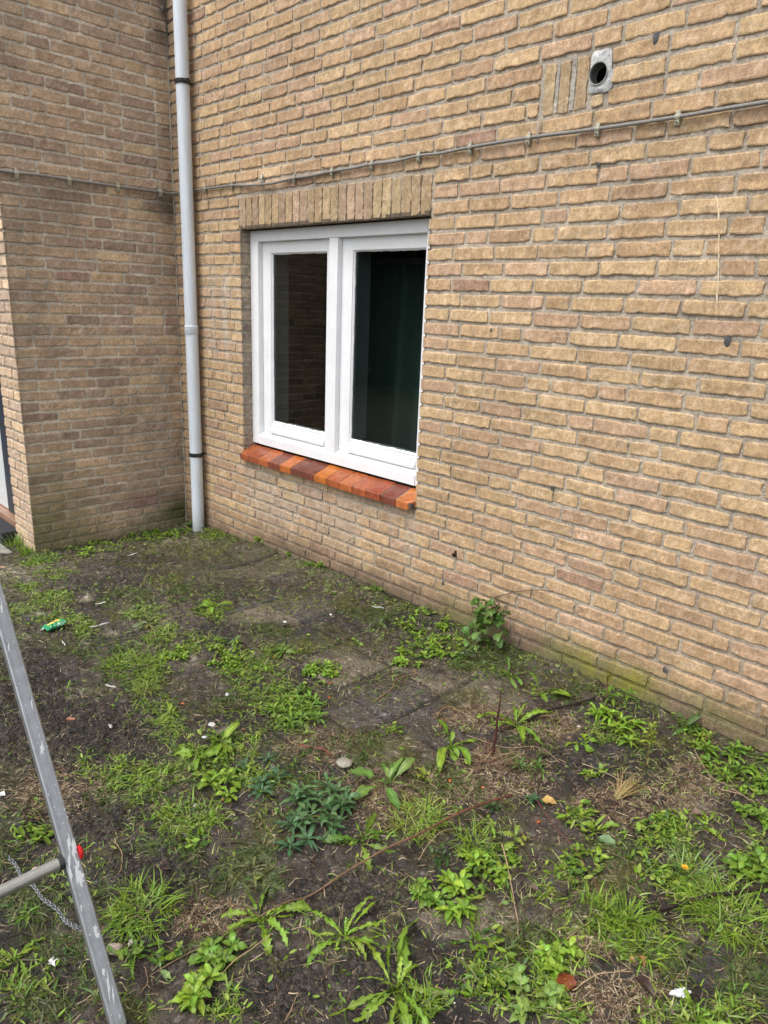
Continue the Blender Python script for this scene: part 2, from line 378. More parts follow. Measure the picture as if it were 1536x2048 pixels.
# side wall + end face ---------------------------------------------
YE = -1.051; XL = -.335
pd = Panel((0, 0, 0), (0, -1, 0), (1, 0, 0), 21, True); pe = Panel((0, YE, 0), (-1, 0, 0), (0, -1, 0), 22, True)
rng2 = np.random.default_rng(9); pj = []
for k in range(K0, K1+1):
    z0 = Z0-k*H+.005; z1 = z0+H-.0105
    r, pj = run_bricks(-.001, -YE, rng2, pj, first=rng2.choice([.1, .15, .205]))
    lastw = .1 if k % 2 else .205             # quoin brick at the free corner
    r = [q for q in r if q[1] < -YE-lastw-.012]
    if r: 
        e = -YE-lastw-.010
        if e-r[-1][1] > .09: r.append((r[-1][1]+.01, e))
        else: r[-1] = (r[-1][0], e)
    for u0, u1 in r: pd.brick(u0, u1, z0, z1)
    pd.brick(-YE-lastw, -YE, z0, z1, cr=1)
    fw = .205 if k % 2 else .1
    pe.brick(0, fw, z0, z1, cl=1)
    pe.brick(fw+.01, -XL+rng2.uniform(-.006, .004), z0, z1)
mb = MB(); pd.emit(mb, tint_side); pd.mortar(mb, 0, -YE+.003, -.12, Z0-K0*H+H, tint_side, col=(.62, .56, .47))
ws = mb.build('wall', [M_brick, M_mortar], house); ws['label'] = 'browner shaded side wall with algae at its foot'
mb = MB(); pe.emit(mb, lambda c, P: c*1.12*(.9+.2*fbm(P[..., 0]*9, P[..., 2]*4, 2, 3))[..., None])
pe.mortar(mb, -.003, -XL-.004, -.12, Z0-K0*H+H, lambda c, P: c)
mb.build('wall', [M_brick, M_mortar], house)['label'] = 'narrow brick return beside the door'
mb = MB(); zz_ = np.linspace(-.05, Z0-K0*H+H, 260); mb.tube(np.c_[.001+.003*vnoise(zz_*20, zz_*0, 3), -.001-.003*vnoise(zz_*23, zz_*0, 4), zz_], .0055+.003*vnoise(zz_*14, zz_*0, 5), np.array((.33, .29, .235))*(.75+.4*vnoise(zz_*9, zz_*0, 6))[:, None]*(1-.75*sst(2.85, 3.15, zz_))[:, None], 8)
mb.build('corner_joint', M_mortar, house, True)
# solid core of the building behind the brick skins
mb = MB()
g_ = (.05, .045, .04)
mb.box(-.9, XE, .11, .14, 2.0, 3.4, g_); mb.box(2.35, XE, .11, .14, 0, 2.0, g_); mb.box(-.9, .65, .11, .14, 0, 2.0, g_); mb.box(.65, 2.35, .11, .14, 0, .66, g_)
mb.box(-.30, -.02, -1.02, .1, 0, 3.4, g_)
mb.build('wall_core', M_dark, house)
mb = MB(); mb.box(-.35, XE+.1, -.01, 3.2, Z0-K0*H+H, Z0-K0*H+H+.1, (.2, .19, .18)); mb.box(-1.8, .0, -1.04, -.01, Z0-K0*H+H, Z0-K0*H+H+.1, (.2, .19, .18)); mb.build('roof', M_mortar, house)
# dark cement dabs in the joints, painted line, rusty screw
DAB = [(3.2054, 2.4647), (3.0422, 2.103), (3.5925, 1.5163), (2.992, 0.8944), (2.4423, 0.3043), (3.5608, 0.2976), (2.6196, 1.503), (1.7643, 0.3458)]
for (x, z), r in zip(DAB, (.022, .012, .02, .014, .014, .016, .013, .008)):
    a = np.linspace(0, 2*np.pi, 14, endpoint=False); rr = r*(.7+.5*vnoise(a*2, a*0+x*9, 3))
    V = [(x, -.006, z)]+[(x+rr[i]*.62*math.cos(t), -.002, z+rr[i]*math.sin(t)) for i, t in enumerate(a)]
    mb = MB(); mb.add(V, [(0, i+1, (i+1) % 14+1, (i+1) % 14+1) for i in range(14)], (.095, .095, .095))
    mb.build('cement_dab', M_mortar, house)
PL = [(3.4821, 1.9663), (3.4983, 1.9158), (3.508, 1.8655), (3.5169, 1.801), (3.527, 1.7391), (3.5353, 1.6576), (3.5413, 1.6005)]
mb = MB(); pts = [np.array((x, -.0035, z)) for x, z in PL]
t = np.linspace(0, len(pts)-1, 60); pp = np.array([np.array([np.interp(q, range(len(pts)), [p[i] for p in pts]) for i in range(3)]) for q in t])
pp[:, 0] += (vnoise(t*6, t*0, 4)-.5)*.002
ww = .0022+.0014*vnoise(t*5, t*0, 8)
Pm = np.stack([pp+np.c_[-ww, ww*0+.004, ww*0], pp+np.c_[ww*0, ww*0, ww*0], pp+np.c_[ww, ww*0+.004, ww*0]], 1)
mb.grid(Pm, (.80, .68, .48)); mb.build('paint_run', M_white, house)
(sx, sz), = [(2.5103, 0.4744)]
mb = MB(); mb.tube([(sx, .0, sz), (sx, -.02, sz), (sx+.002, -.026, sz-.004)], [.004, .004, .003], (.05, .025, .015)); mb.tube([(sx, -.02, sz), (sx, -.024, sz)], .007, (.06, .03, .02)); mb.tube([(sx, -.004, sz+.016), (sx, -.006, sz-.016)], [.004, .009], (.04, .03, .02))
mb.build('rusty_screw', M_dull, house)
# upright brick patch + vent ---------------------------------------
pv = Panel((0, 0, 0), (1, 0, 0), (0, -1, 0), 15)
for (a, b), cc in zip(((2.778, 2.826), (2.845, 2.89), (2.914, 2.962)), (0, 1, 2)):
    pv.brick(a, b, VZ0+.004, VZ1-.012, vert=True, col=PAL[cc]*.86, proud=.001)
pv.brick(2.985, 3.03, VZ0+.006, VZ0+.045, col=PAL[3], proud=.003)
mb = MB(); pv.emit(mb, lambda c, P: c)
VX, VZ, VR = 3.006, 2.396, .036
for a, b in ((2.829, 2.842), (2.893, 2.911)):
    uu, zz = np.meshgrid(np.linspace(a, b, 4), np.linspace(VZ0+.01, VZ1-.012, 16)); d = -.0015+(fbm(uu*60, zz*60, 4)-.5)*.005
    mb.grid(pv.P(uu, zz, d), np.ones(uu.shape+(3,))*np.array((.38, .345, .295))*(.7+.6*fbm(uu*50, zz*25, 8))[..., None], 1)
mb.build('brick_patch', [M_brick, M_mortar], house)
vent = MB()
a = np.linspace(0, 2*np.pi, 40, endpoint=False)
outr = []
for i, t in enumerate(a):
    ct, st_ = math.cos(t), math.sin(t)
    hx = (.046 if st_ > 0 else .060) if ct > 0 else .038; hz = .074 if st_ > 0 else .060
    k = 1/((abs(ct/hx)**7+abs(st_/hz)**7)**(1/7)); outr.append(k*(1+.12*(vnoise(np.array(t*3.1), np.array(1.), 3)-.45)))
outr = np.maximum(np.array(outr), VR+.003)
rings = []
for s_ in (0, .33, .66, 1):
    rr = (VR-.001)*(1-s_)+outr*s_; yy = -.0055+(.0 if s_ < 1 else .006)+(vnoise(a*3, a*0+s_*7, 5)-.5)*.003
    rings.append(np.c_[VX+rr*np.cos(a), yy, VZ+rr*np.sin(a)])
P = np.array(rings); cc = np.ones(P.shape)*np.array((.45, .45, .44))*(.5+1.0*fbm(P[..., 0]*50, P[..., 2]*50, 3))[..., None]
vent.grid(P[:, ::-1], cc[:, ::-1], 0, closed=True)
vent.build('vent_collar', M_mortar, house, True)
v2 = MB(); prof = [(-.009, VR-.002), (-.009, VR+.0015), (.0, VR+.0015)]
ri = [(-.009, VR+.001, .22), (-.0095, VR-.002, .25), (.0, VR-.0025, .10), (.03, VR-.0025, .07), (.031, VR-.006, .16), (.035, VR-.006, .14), (.036, VR-.003, .05), (.12, VR-.003, .02), (.12, .001, .01)]
P = np.array([np.c_[VX+r_*np.cos(a), a*0+y_, VZ+r_*np.sin(a)] for y_, r_, c_ in ri])
v2.grid(P, np.array([[(c_, c_, c_*.95)]*40 for y_, r_, c_ in ri]), 0, closed=True)
v2.build('vent_pipe', M_pipe, house, True)
# ------------------------------------------------------------------ window
win = bpy.data.objects.new('window', None); COL.objects.link(win); win.parent = house; win.location = (0, 0, 0)
win['label'] = 'white painted wooden window with two tall panes'
WH = (.745, .755, .77)
def wbox(name, boxes, parent=win, mt=M_white, bev=.003, c=WH):
    mb = MB()
    for b in boxes: mb.box(*b, c)
    o = mb.build(name, mt, parent)
    bv = o.modifiers.new('b', 'BEVEL'); bv.width = bev; bv.segments = 2; bv.limit_method = 'ANGLE'
    return o
YF = .066                                     # face of the outer frame
wbox('frame', [(WX0+.001, .828, YF, .15, .722, 1.973), (2.163, WX1-.001, YF, .15, .722, 1.973), (.8285, 2.1625, YF, .15, 1.912, 1.9725), (1.472, 1.541, YF, .15, .770, 1.9115)])
# bottom rail with a weathered slope
def rail(x0, x1, prof, c=WH):
    P = np.array([[(x, y, z) for y, z in prof] for x in (x0, x1)]); mb.grid(P, c)
    k = len(prof)
    for x in (x0, x1):
        ctr = np.mean(prof, 0); mb.add([(x, y, z) for y, z in prof]+[(x, ctr[0], ctr[1])], [(i, i+1, k, k) for i in range(k-1)], c)
mb = MB()
rail(.8285, 2.1625, [(.15, .722), (YF-.002, .722), (YF-.004, .724), (YF-.004, .772), (YF-.001, .778), (.104, .800), (.15, .802)])
o = mb.build('bottom_rail', M_white, win)
for x0, x1 in ((.8285, 1.4715), (1.5415, 2.1625)):
    y = .098; z0, z1 = .801, 1.9115; a, b = x0+.0005, x1-.0005; fw = .082
    mb = MB()
    gx0, gx1, gz0, gz1 = a+fw, b-fw+.03, z0+.064, z1-.062
    if x0 > 1: gx1 = b-.03
    for bx in ((a, gx0, y, .14, z0, z1), (gx1, b, y, .14, z0, z1), (gx0, gx1, y, .14, gz1, z1)): mb.box(*bx, WH)
    rail(gx0, gx1, [(.14, z0), (y-.014, z0), (y-.016, z0+.003), (y-.016, z0+.018), (y-.008, z0+.026), (y-.008, z0+.030), (y, z0+.036), (y, z0+.052), (y+.010, z0+.062), (.14, z0+.064)])
    o = mb.build('sash', M_white, win); bv = o.modifiers.new('b', 'BEVEL'); bv.width = .002; bv.segments = 2; bv.limit_method = 'ANGLE'; bv.angle_limit = math.radians(50)
    # glazing beads with a hand-painted, wavy edge on the glass
    mb = MB()
    yg = .113
    for (p0, p1, nrm) in (((gx0, gz0), (gx1, gz0), (0, 1)), ((gx0, gz1), (gx1, gz1), (0, -1)), ((gx0, gz0), (gx0, gz1), (1, 0)), ((gx1, gz0), (gx1, gz1), (-1, 0))):
        t = np.linspace(0, 1, 90); px = p0[0]+(p1[0]-p0[0])*t; pz = p0[1]+(p1[1]-p0[1])*t
        wv = .004+.0045*(fbm(t*22+px[0]*9, t*0+nrm[0]*3+pz[0]*5, 44, 3)) + (.004*fbm(t*30, t*0+3, 46, 2) if nrm == (0, 1) else 0)
        Pm = np.stack([np.c_[px, t*0+y+.004, pz], np.c_[px+nrm[0]*.005, t*0+yg-.006, pz+nrm[1]*.005], np.c_[px+nrm[0]*wv*1.3, t*0+yg-.001, pz+nrm[1]*wv*1.3]], 1)
        mb.grid(Pm, WH)
    mb.build('glazing_bead', M_white, win)
    
    # grey spacer between the double glazing
    mb = MB()
    for bx in ((gx0-.002, gx0+.012, yg+.006, yg+.022, gz0, gz1), (gx1-.012, gx1+.002, yg+.006, yg+.022, gz0, gz1), (gx0+.012, gx1-.012, yg+.006, yg+.022, gz0-.004, gz0+.008), (gx0+.012, gx1-.012, yg+.006, yg+.022, gz1-.004, gz1+.004)): mb.box(*bx, (.17, .18, .19))
    mb.build('spacer', M_dull, win)
    mb = MB(); mb.box(gx0-.04, gx0-.001, yg+.024, yg+.115, gz0, gz1, (.12, .13, .14)); mb.box(gx0-.05, gx1+.03, yg+.024, yg+.115, gz0-.05, gz0-.012, (.3, .3, .3)); mb.build('inner_sash', M_white, win)
    # specks of dried paint and rain on the glass
    r = np.random.default_rng(int(x0*100)); mb = MB(); mb.box(gx0-.005, gx1+.005, yg, yg+.004, gz0-.005, gz1+.005, (.8, .8, .8))
    for i in range(11):
        x = r.uniform(gx0+.03, gx1-.02); z = gz0+abs(r.normal(0, .14))+.01 if i % 3 else r.uniform(gz0, gz1); q = r.uniform(.0006, .0013)
        an = np.linspace(0, 2*np.pi, 7, endpoint=False)
        mb.add([(x, yg-.0008, z)]+[(x+q*math.cos(t), yg-.0003, z+q*1.5*math.sin(t)) for t in an], [(0, k+1, (k+1) % 7+1, (k+1) % 7+1) for k in range(7)], (.4, .4, .4), 1)
    mb.build('pane', [M_glass, M_white], win)
# red glazed sill of fourteen bricks laid on edge, sloping outwards
sill = MB(); r = np.random.default_rng(3)
n = 14; w = (WX1-WX0+.008)/n
TC = [(.30,.085,.035),(.28,.075,.035),(.36,.10,.035),(.17,.05,.032),(.42,.12,.028),(.14,.045,.033),(.15,.045,.03),(.46,.14,.025),(.34,.09,.03),(.36,.105,.03),(.31,.08,.03),(.27,.065,.03),(.16,.045,.03),(.44,.14,.04)]
for i in range(n):
    a = WX0-.003+i*w+.0022; b = a+w-.0044
    dz = r.uniform(-.0015, .0015); yb, yf = .075, -.040+r.uniform(-.002, .002)
    zt0, zt1 = .708+dz, .664+dz; th = .036
    ch0 = .026 if i == 0 else 0; ch1 = .026 if i == n-1 else 0
    # outline seen from above; the outermost two have a clipped corner
    out = [(a, yb), (b, yb)]
    out += [(b, yf+.034), (b-ch1, yf)] if ch1 else [(b, yf)]
    out += [(a+ch0, yf), (a, yf+.034)] if ch0 else [(a, yf)]
    m_ = len(out)
    def zt(y): return zt1+(zt0-zt1)*(y-yf)/(yb-yf)
    cx = np.mean([q[0] for q in out]); cy = np.mean([q[1] for q in out])
    V = []
    for s_, dz_ in ((.93, 0), (1, -.003), (1, -th)):
        for (x, y) in out:
            sx = x-(.0025 if x > cx else -.0025)*(s_ < 1); sy = y+(.0025 if y < cy else 0)*(s_ < 1)
            V.append((sx, sy, zt(sy)+dz_))
    F = []
    for rr in range(2):
        for j in range(m_): F.append((rr*m_+j, rr*m_+(j+1) % m_, (rr+1)*m_+(j+1) % m_, (rr+1)*m_+j))
    V.append((cx, cy, zt(cy))); c0 = len(V)-1
    for j in range(m_): F.append((j, c0, (j+1) % m_, (j+1) % m_))
    V.append((cx, cy, zt(cy)-th)); c1 = len(V)-1
    for j in range(m_): F.append((2*m_+j, 2*m_+(j+1) % m_, c1, c1))
    sill.add(V, F, (np.array(TC[i])*.90+np.array((.29, .10, .04))*.08)*r.uniform(.9, 1.05))
sill.box(WX0, WX1, -.032, .07, .634, .6605, (.10, .085, .075), 1)
for i in range(1, n):
    x = WX0-.003+i*w; P = np.array([[(x-.003, y, .664+.044*(y+.04)/.115-.0025), (x+.003, y, .664+.044*(y+.04)/.115-.0025)] for y in np.linspace(-.037, .07, 6)])
    sill.grid(P[:, ::-1], (.24, .20, .17), 1)
o = sill.build('window_sill', [M_tile, M_mortar], house); o['label'] = 'sloping sill of orange and dark red glazed bricks'
# room and curtain behind the glass
mb = MB()
dk = (.012, .012, .012)
for b in ((-.2, 3.2, 2.6, 2.62, .3, 2.5), (-.22, -.2, .15, 2.62, .3, 2.5), (3.2, 3.22, .15, 2.62, .3, 2.5), (-.2, 3.2, .15, 2.62, .28, .3), (-.2, 3.2, .15, 2.62, 2.5, 2.52)): mb.box(*b, dk)
mb.build('room', M_dark, house)
mb = MB(); u = np.linspace(1.16, 2.35, 200); z = np.linspace(.35, 1.80, 24); uu, zz = np.meshgrid(u, z)
yy = .42+.045*np.sin(uu*2*np.pi/.145+.5*np.sin(zz*2)+.6*np.sin(uu*9))*(.55+.45*(1.8-zz)/1.4)
mb.grid(np.stack([uu, yy, zz], -1), (.030, .048, .042)); o = mb.build('curtain', M_fabric, smooth=True)
tag(o, 'dark green pleated curtain hanging inside behind the right pane', 'curtain')
mb = MB(); mb.box(1.12, 2.4, .40, .43, 1.80, 1.83, (.05, .05, .05)); 
mb.build('curtain_rail', M_dull, o)
# ------------------------------------------------------------------ door beside the side wall
door = bpy.data.objects.new('door', None); COL.objects.link(door); door.parent = house; door['label'] = 'pale door in a dark blue-grey frame at the left edge'
wbox('frame', [(-.66, XL-.002, -.985, -.93, .12, 2.5)], door, M_white, .002, (.028, .035, .05))
wbox('door_stop', [(-.705, -.6605, -.965, -.93, .12, 2.5)], door, M_white, .002, (.006, .007, .01))
wbox('door_panel', [(-1.7, -.7055, -.975, -.93, .125, 2.5)], door, M_white, .002, (.60, .62, .62))
wbox('threshold', [(-1.75, XL-.002, -1.032, -.9, -.02, .118)], door, M_tile, .004, (.33, .19, .125))
wbox('doorstep', [(-1.75, XL+.012, -1.145, -1.0335, -.02, .080)], house, M_rubber, .006, (.040, .040, .044))
# ------------------------------------------------------------------ drainpipe
XP, YP, RP = .268, -.062, .0405
pipe = empty('drainpipe', (XP, YP, gh(XP)), 'pale grey plastic drainpipe running down the inner corner', 'drainpipe')
mb = MB()
zs = np.linspace(-.05, 4.4, 60); P = [(0, 0, z-gh(XP)) for z in zs]
def pcol(z):
    d = np.clip(1-(z-.02)/.22, 0, 1)**1.5
    return np.array((.61, .665, .72))*(1-.75*d)+np.array((.16, .17, .13))*.75*d
zu = np.linspace(1.38, 4.4, 12); zl = np.r_[np.linspace(-.05, .3, 10), np.linspace(.35, 1.36, 8)]
mb.tube([(0, 0, z-gh(XP)) for z in zu], RP-.001, np.array([pcol(z) for z in zu]), 40)
o1 = mb.build('pipe', M_pipe, pipe, True)
mb = MB(); mb.tube([(.001, 0, z-gh(XP)) for z in zl], RP, np.array([pcol(z) for z in zl]), 40)
mb.build('pipe', M_pipe, pipe, True)
mb = MB(); zc = [1.345, 1.36, 1.362, 1.40, 1.405, 1.412, 1.414]; rc = [RP+.0005, RP+.001, RP+.003, RP+.003, RP+.0045, RP+.0045, RP-.002]
mb.tube([(0, 0, z-gh(XP)) for z in zc], rc, (.63, .69, .74), 40, cap=False); mb.build('collar', M_pipe, pipe, True)
for z in (.573, 2.80):
    mb = MB(); a = np.linspace(0, 2*np.pi, 41); r_ = RP+.0035
    ring = lambda rr, zz_: np.c_[rr*np.cos(a), rr*np.sin(a), a*0+zz_]
    P = np.array([ring(RP+.0005, -.013), ring(r_, -.013), ring(r_, .013), ring(RP+.0005, .013)]); mb.grid(P, (.035, .033, .032))
    P = np.array([ring(r_+.0, -.004), ring(r_+.002, -.003), ring(r_+.002, .003), ring(r_, .004)]); mb.grid(P, (.03, .028, .027))
    for sx in (1,):
        mb.box(sx*(RP+.001), sx*(RP+.024), -.006, .0065, -.012, .012, (.035, .033, .03)); mb.tube([(RP+.015, -.016, 0), (RP+.015, .014, 0)], .0045, (.06, .055, .05))
    mb.tube([(0, RP+.002, 0), (0, .075, 0)], .006, (.05, .045, .04))
    mb.build('bracket', M_dull, pipe, loc=(0, 0, z-gh(XP)))
# ------------------------------------------------------------------ cable and clips
cable = empty('wall_cable', (0, -.012, 2.215), 'thin grey cable clipped along both walls, passing above the window', 'cable')
ctrl = [(.016, -1.12, 2.206), (.016, -1.041, 2.209), (.016, -.957, 2.209), (.016, -.832, 2.215), (.016, -.671, 2.213), (.015, -.378, 2.214), (.015, -.069, 2.217), (.016, -.016, 2.219),
        (.07, -.012, 2.219), (.229, -.013, 2.220), (.404, -.014, 2.218), (.691, -.014, 2.214), (.79, -.014, 2.206), (.93, -.018, 2.197), (1.066, -.020, 2.192), (1.17, -.018, 2.196), (1.277, -.014, 2.203), (1.41, -.014, 2.202), (1.578, -.014, 2.208), (1.72, -.015, 2.208), (1.864, -.014, 2.213), (2.019, -.015, 2.210), (2.163, -.014, 2.218), (2.30, -.016, 2.214), (2.451, -.014, 2.220), (2.738, -.014, 2.222), (3.032, -.014, 2.216), (3.325, -.014, 2.215), (3.7, -.014, 2.219), (5.2, -.014, 2.22)]
def smooth_path(c, n=10):
    c = np.array(c, float); out = []
    for i in range(len(c)-1):
        p0 = c[max(i-1, 0)]; p1 = c[i]; p2 = c[i+1]; p3 = c[min(i+2, len(c)-1)]
        for t in np.linspace(0, 1, n, endpoint=False):
            out.append(.5*((2*p1)+(-p0+p2)*t+(2*p0-5*p1+4*p2-p3)*t*t+(-p0+3*p1-3*p2+p3)*t**3))
    out.append(c[-1]); return np.array(out)
mb = MB(); mb.tube(smooth_path(ctrl)-np.array([0, -.012, 2.215]), .0066, (.205, .195, .18), 10); mb.build('cable', M_cable, cable, True)
def clip(p, side, cc=(.34, .33, .26)):
    mb = MB(); an = np.linspace(-.15*np.pi, 1.15*np.pi, 12); K = 1.45 if side else 1.22; cc = (.44, .42, .33) if side else cc
    # saddle over the cable and a nail beside it
    def T(u, d, z):
        u, d, z = u*K, d*K, z*K
        return (p[0]+u, p[1]-d, p[2]+z) if not side else (p[0]+d, p[1]-u, p[2]+z)
    for rr, ww in ((.0085, .0075),):
        P = np.array([[T(u, .001+max(0, rr*math.sin(t)*1.1)+.004, rr*1.15*math.cos(t)) for t in an] for u in (-ww, -ww*.6, ww*.6, ww)]); P[0] = P[0]*1; mb.grid(P if side else P[::-1], cc); 
        P2 = np.array([[T(u, .000+max(0, .0055*math.sin(t))*1.0+.003, .0062*math.cos(t)) for t in an] for u in (-ww, ww)]); mb.grid(P2, cc)
        for u in (-ww, ww):
            A = [T(u, .001+max(0, rr*math.sin(t)*1.1)+.004, rr*1.15*math.cos(t)) for t in an]; B = [T(u, max(0, .0055*math.sin(t))+.003, .0062*math.cos(t)) for t in an]
            mb.grid(np.array([A, B]), cc)
    lo = [T(-.006, .002, -.022), T(.006, .002, -.022), T(.006, .002, -.008), T(-.006, .002, -.008), T(-.006, .012, -.020), T(.006, .012, -.020), T(.006, .013, -.008), T(-.006, .013, -.008)]
    mb.add(lo, [(0,3,2,1),(4,5,6,7),(0,1,5,4),(1,2,6,5),(2,3,7,6),(3,0,4,7)], cc)
    lo = [T(-.006, .002, .008), T(.006, .002, .008), T(.005, .002, .016), T(-.005, .002, .016), T(-.006, .011, .008), T(.006, .011, .008), T(.005, .009, .016), T(-.005, .009, .016)]
    mb.add(lo, [(0,3,2,1),(4,5,6,7),(0,1,5,4),(1,2,6,5),(2,3,7,6),(3,0,4,7)], cc)
    mb.tube([T(0, .010, -.015), T(0, .0145, -.015)], .0035, (.09, .085, .07))
    return mb
for (y, z) in ((-.957, 2.209), (-.671, 2.213), (-.378, 2.214), (-.100, 2.2175)):
    clip((.004, y-0, z-2.215), True).build('clip', M_dull, cable).location = (0, .012, 0)
for x, z in ((.10, 2.219), (.404, 2.218), (.691, 2.214), (1.277, 2.203), (1.578, 2.208), (1.864, 2.213), (2.163, 2.218), (2.451, 2.220), (2.738, 2.222), (3.032, 2.216), (3.325, 2.215), (3.66, 2.219), (4.0, 2.22)):
    clip((x, -.004+.012, z-2.215), False).build('clip', M_dull, cable)
c = empty('cable_clip', (.99, 0, 2.226), 'empty pale cable clip nailed above the sagging cable left of the window top', 'clip')
clip((0, -.004, 0), False, (.5, .49, .44)).build('saddle', M_dull, c)
mb = MB(); mb.tube([(0, -.012, -.015), (0, -.019, -.017)], .002, (.4, .4, .38)); mb.build('nail', M_dull, c)
mb = MB(); mb.tube([(2.7795, -.016, 2.300), (2.777, -.014, 2.25), (2.7735, -.007, 2.205), (2.7735, .0, 2.199)], [.0026, .0028, .0028, .002], (.52, .51, .50)); o = mb.build('metal_rod', M_metal)
tag(o, 'thin pale metal rod standing upright between the cable and the upright bricks', 'rod')
# ------------------------------------------------------------------ step ladder at the left edge
LY = -2.08; lean = np.array([-.527, 0, .850]); lean /= np.linalg.norm(lean); nrm = np.array([lean[2], 0, -lean[0]])
foot = np.array([3.3932, 0, .128])
lad = empty('stepladder', (3.4, -2.3, .128), 'aluminium stepladder with white paint smears standing at the left edge', 'ladder')
LO = np.array([3.4, -2.3, .128])
SM = [(.335, .003, .05, .006), (.352, -.008, .05, .004), (.375, .008, .035, .006), (.395, .003, .03, .004), (.315, .006, .03, .006), (.205, .006, .022, .0045), (.196, .009, .008, .002), (.125, -.001, .012, .004), (.095, .0, .05, .0022), (.075, .004, .03, .002), (.03, .005, .008, .002), (.60, .003, .028, .006), (.70, .008, .02, .002), (.83, -.006, .02, .002), (.92, .002, .03, .002), (.26, -.009, .012, .002)]
def stile(y, name, smears):
    mb = MB(); r = np.random.default_rng(4); hw, hd = .0152, .0092
    ts = np.linspace(0, 2.05, 60)
    sec = [(-hw, -hd), (-hw+.002, -hd-.0012), (hw-.002, -hd-.0012), (hw, -hd), (hw, hd), (hw-.0025, hd+.0012), (hw*.62, hd+.0012), (hw*.60, hd+.0003), (hw*.45, hd+.0003), (hw*.43, hd+.0012), (-hw*.43, hd+.0012), (-hw*.45, hd+.0003), (-hw*.60, hd+.0003), (-hw*.62, hd+.0012), (-hw+.0025, hd+.0012), (-hw, hd)]
    P = np.array([[foot+lean*t+np.array([0, y+a_, 0])+nrm*b_ for a_, b_ in sec] for t in ts])-LO
    mb.grid(P, (.34, .35, .36), closed=True)
    if smears:                                    # white paint on the metal
        for t0, a0, ln, wd in SM:
            m_ = 22; an = np.linspace(0, 2*np.pi, m_, endpoint=False); rr = .35+1.4*vnoise(an*3.6, an*0+t0*50, 3)
            V = [foot+lean*t0+np.array([0, y+a0, 0])+nrm*(hd+.0020)]+[foot+lean*(t0+ln*.5*math.cos(t)*k)+np.array([0, y+np.clip(a0+wd*.8*math.sin(t)*k+ln*.10*math.cos(t), -hw+.0006, hw-.0006), 0])+nrm*(hd+.0017) for t, k in zip(an, rr)]
            mb.add(np.array(V)-LO, [(0, i+1, (i+1) % m_+1, (i+1) % m_+1) for i in range(m_)], (.52, .54, .55), 1)
        for i in range(90):
            t0 = r.uniform(0, 1.2); a0 = r.uniform(-.014, .014); q = r.uniform(.0004, .0012); an = np.linspace(0, 2*np.pi, 6, endpoint=False)
            V = [foot+lean*t0+np.array([0, y+a0, 0])+nrm*(hd+.0018)]+[foot+lean*(t0+q*math.cos(t)*1.5)+np.array([0, y+a0+q*math.sin(t), 0])+nrm*(hd+.0017) for t in an]
            mb.add(np.array(V)-LO, [(0, i_+1, (i_+1) % 6+1, (i_+1) % 6+1) for i_ in range(6)], (.6, .6, .6), 1)
    return mb.build(name, [M_metal, M_white], lad)
stile(LY, 'leg', True)['label'] = 'leg with white paint smears'
stile(LY-.45, 'leg', False)
ax = foot+lean*.362
def L2(p): return tuple(np.array(p)-LO)
mb = MB(); mb.tube([L2((ax[0], y, ax[2])) for y in (LY-.434, LY-.0165)], .0128, (.38, .37, .33), 28, cap=False); mb.build('crossbar', M_metal, lad, True)
mb = MB(); mb.tube([L2((ax[0], LY-.026, ax[2])), L2((ax[0], LY-.0160, ax[2]))], [.0150, .0150], (.06, .06, .06), 28); mb.build('ferrule', M_metal, lad, True)
mb = MB(); mb.tube([L2((ax[0], LY+.0155, ax[2]+.004)), L2((ax[0], LY+.021, ax[2]+.004)), L2((ax[0], LY+.0245, ax[2]+.004))], [.0155, .0155, .010], (.62, .012, .018), 24); mb.build('end_cap', M_plastic, lad, True)
for y in (LY, LY-.45):
    mb = MB(); q = np.array([[foot+lean*t+np.array([0, y+a_, 0])+nrm*b_ for a_, b_ in ((-.018, -.012), (.018, -.012), (.018, .012), (-.018, .012))] for t in (-.02, .012)])-LO
    mb.grid(q, (.02, .02, .02), closed=True); mb.build('foot', M_rubber, lad)
# top cap, front frame (beyond the picture's edge)
topc = foot+lean*2.05
mb = MB(); mb.box(topc[0]-3.4-.16, topc[0]-3.4+.04, LY-.49+2.3, LY+.02+2.3, topc[2]-.128, topc[2]-.128+.03, (.45, .46, .47)); mb.build('top_step', M_metal, lad)
f2 = lambda t: np.array([topc[0]-.12-.80*t, 0, topc[2]*(1-t)+.11*t])
mb = MB()
for y in (LY-.02, LY-.45):
    P = np.array([[f2(t)+np.array([a_, y+b_, 0]) for a_, b_ in ((-.03, -.012), (.03, -.012), (.03, .012), (-.03, .012))] for t in (0, 1)])-np.array([3.4, -2.3, .128]); mb.grid(P, (.47, .48, .49), closed=True)
mb.build('front_frame', M_metal, lad)
for t in (.15, .32, .49, .66, .83):
    q = f2(t); mb = MB(); mb.box(q[0]-3.4-.04, q[0]-3.4+.04, LY-.437+2.3, LY-.033+2.3, q[2]-.128-.012, q[2]-.128+.012, (.47, .48, .49)); mb.build('step', M_metal, lad)
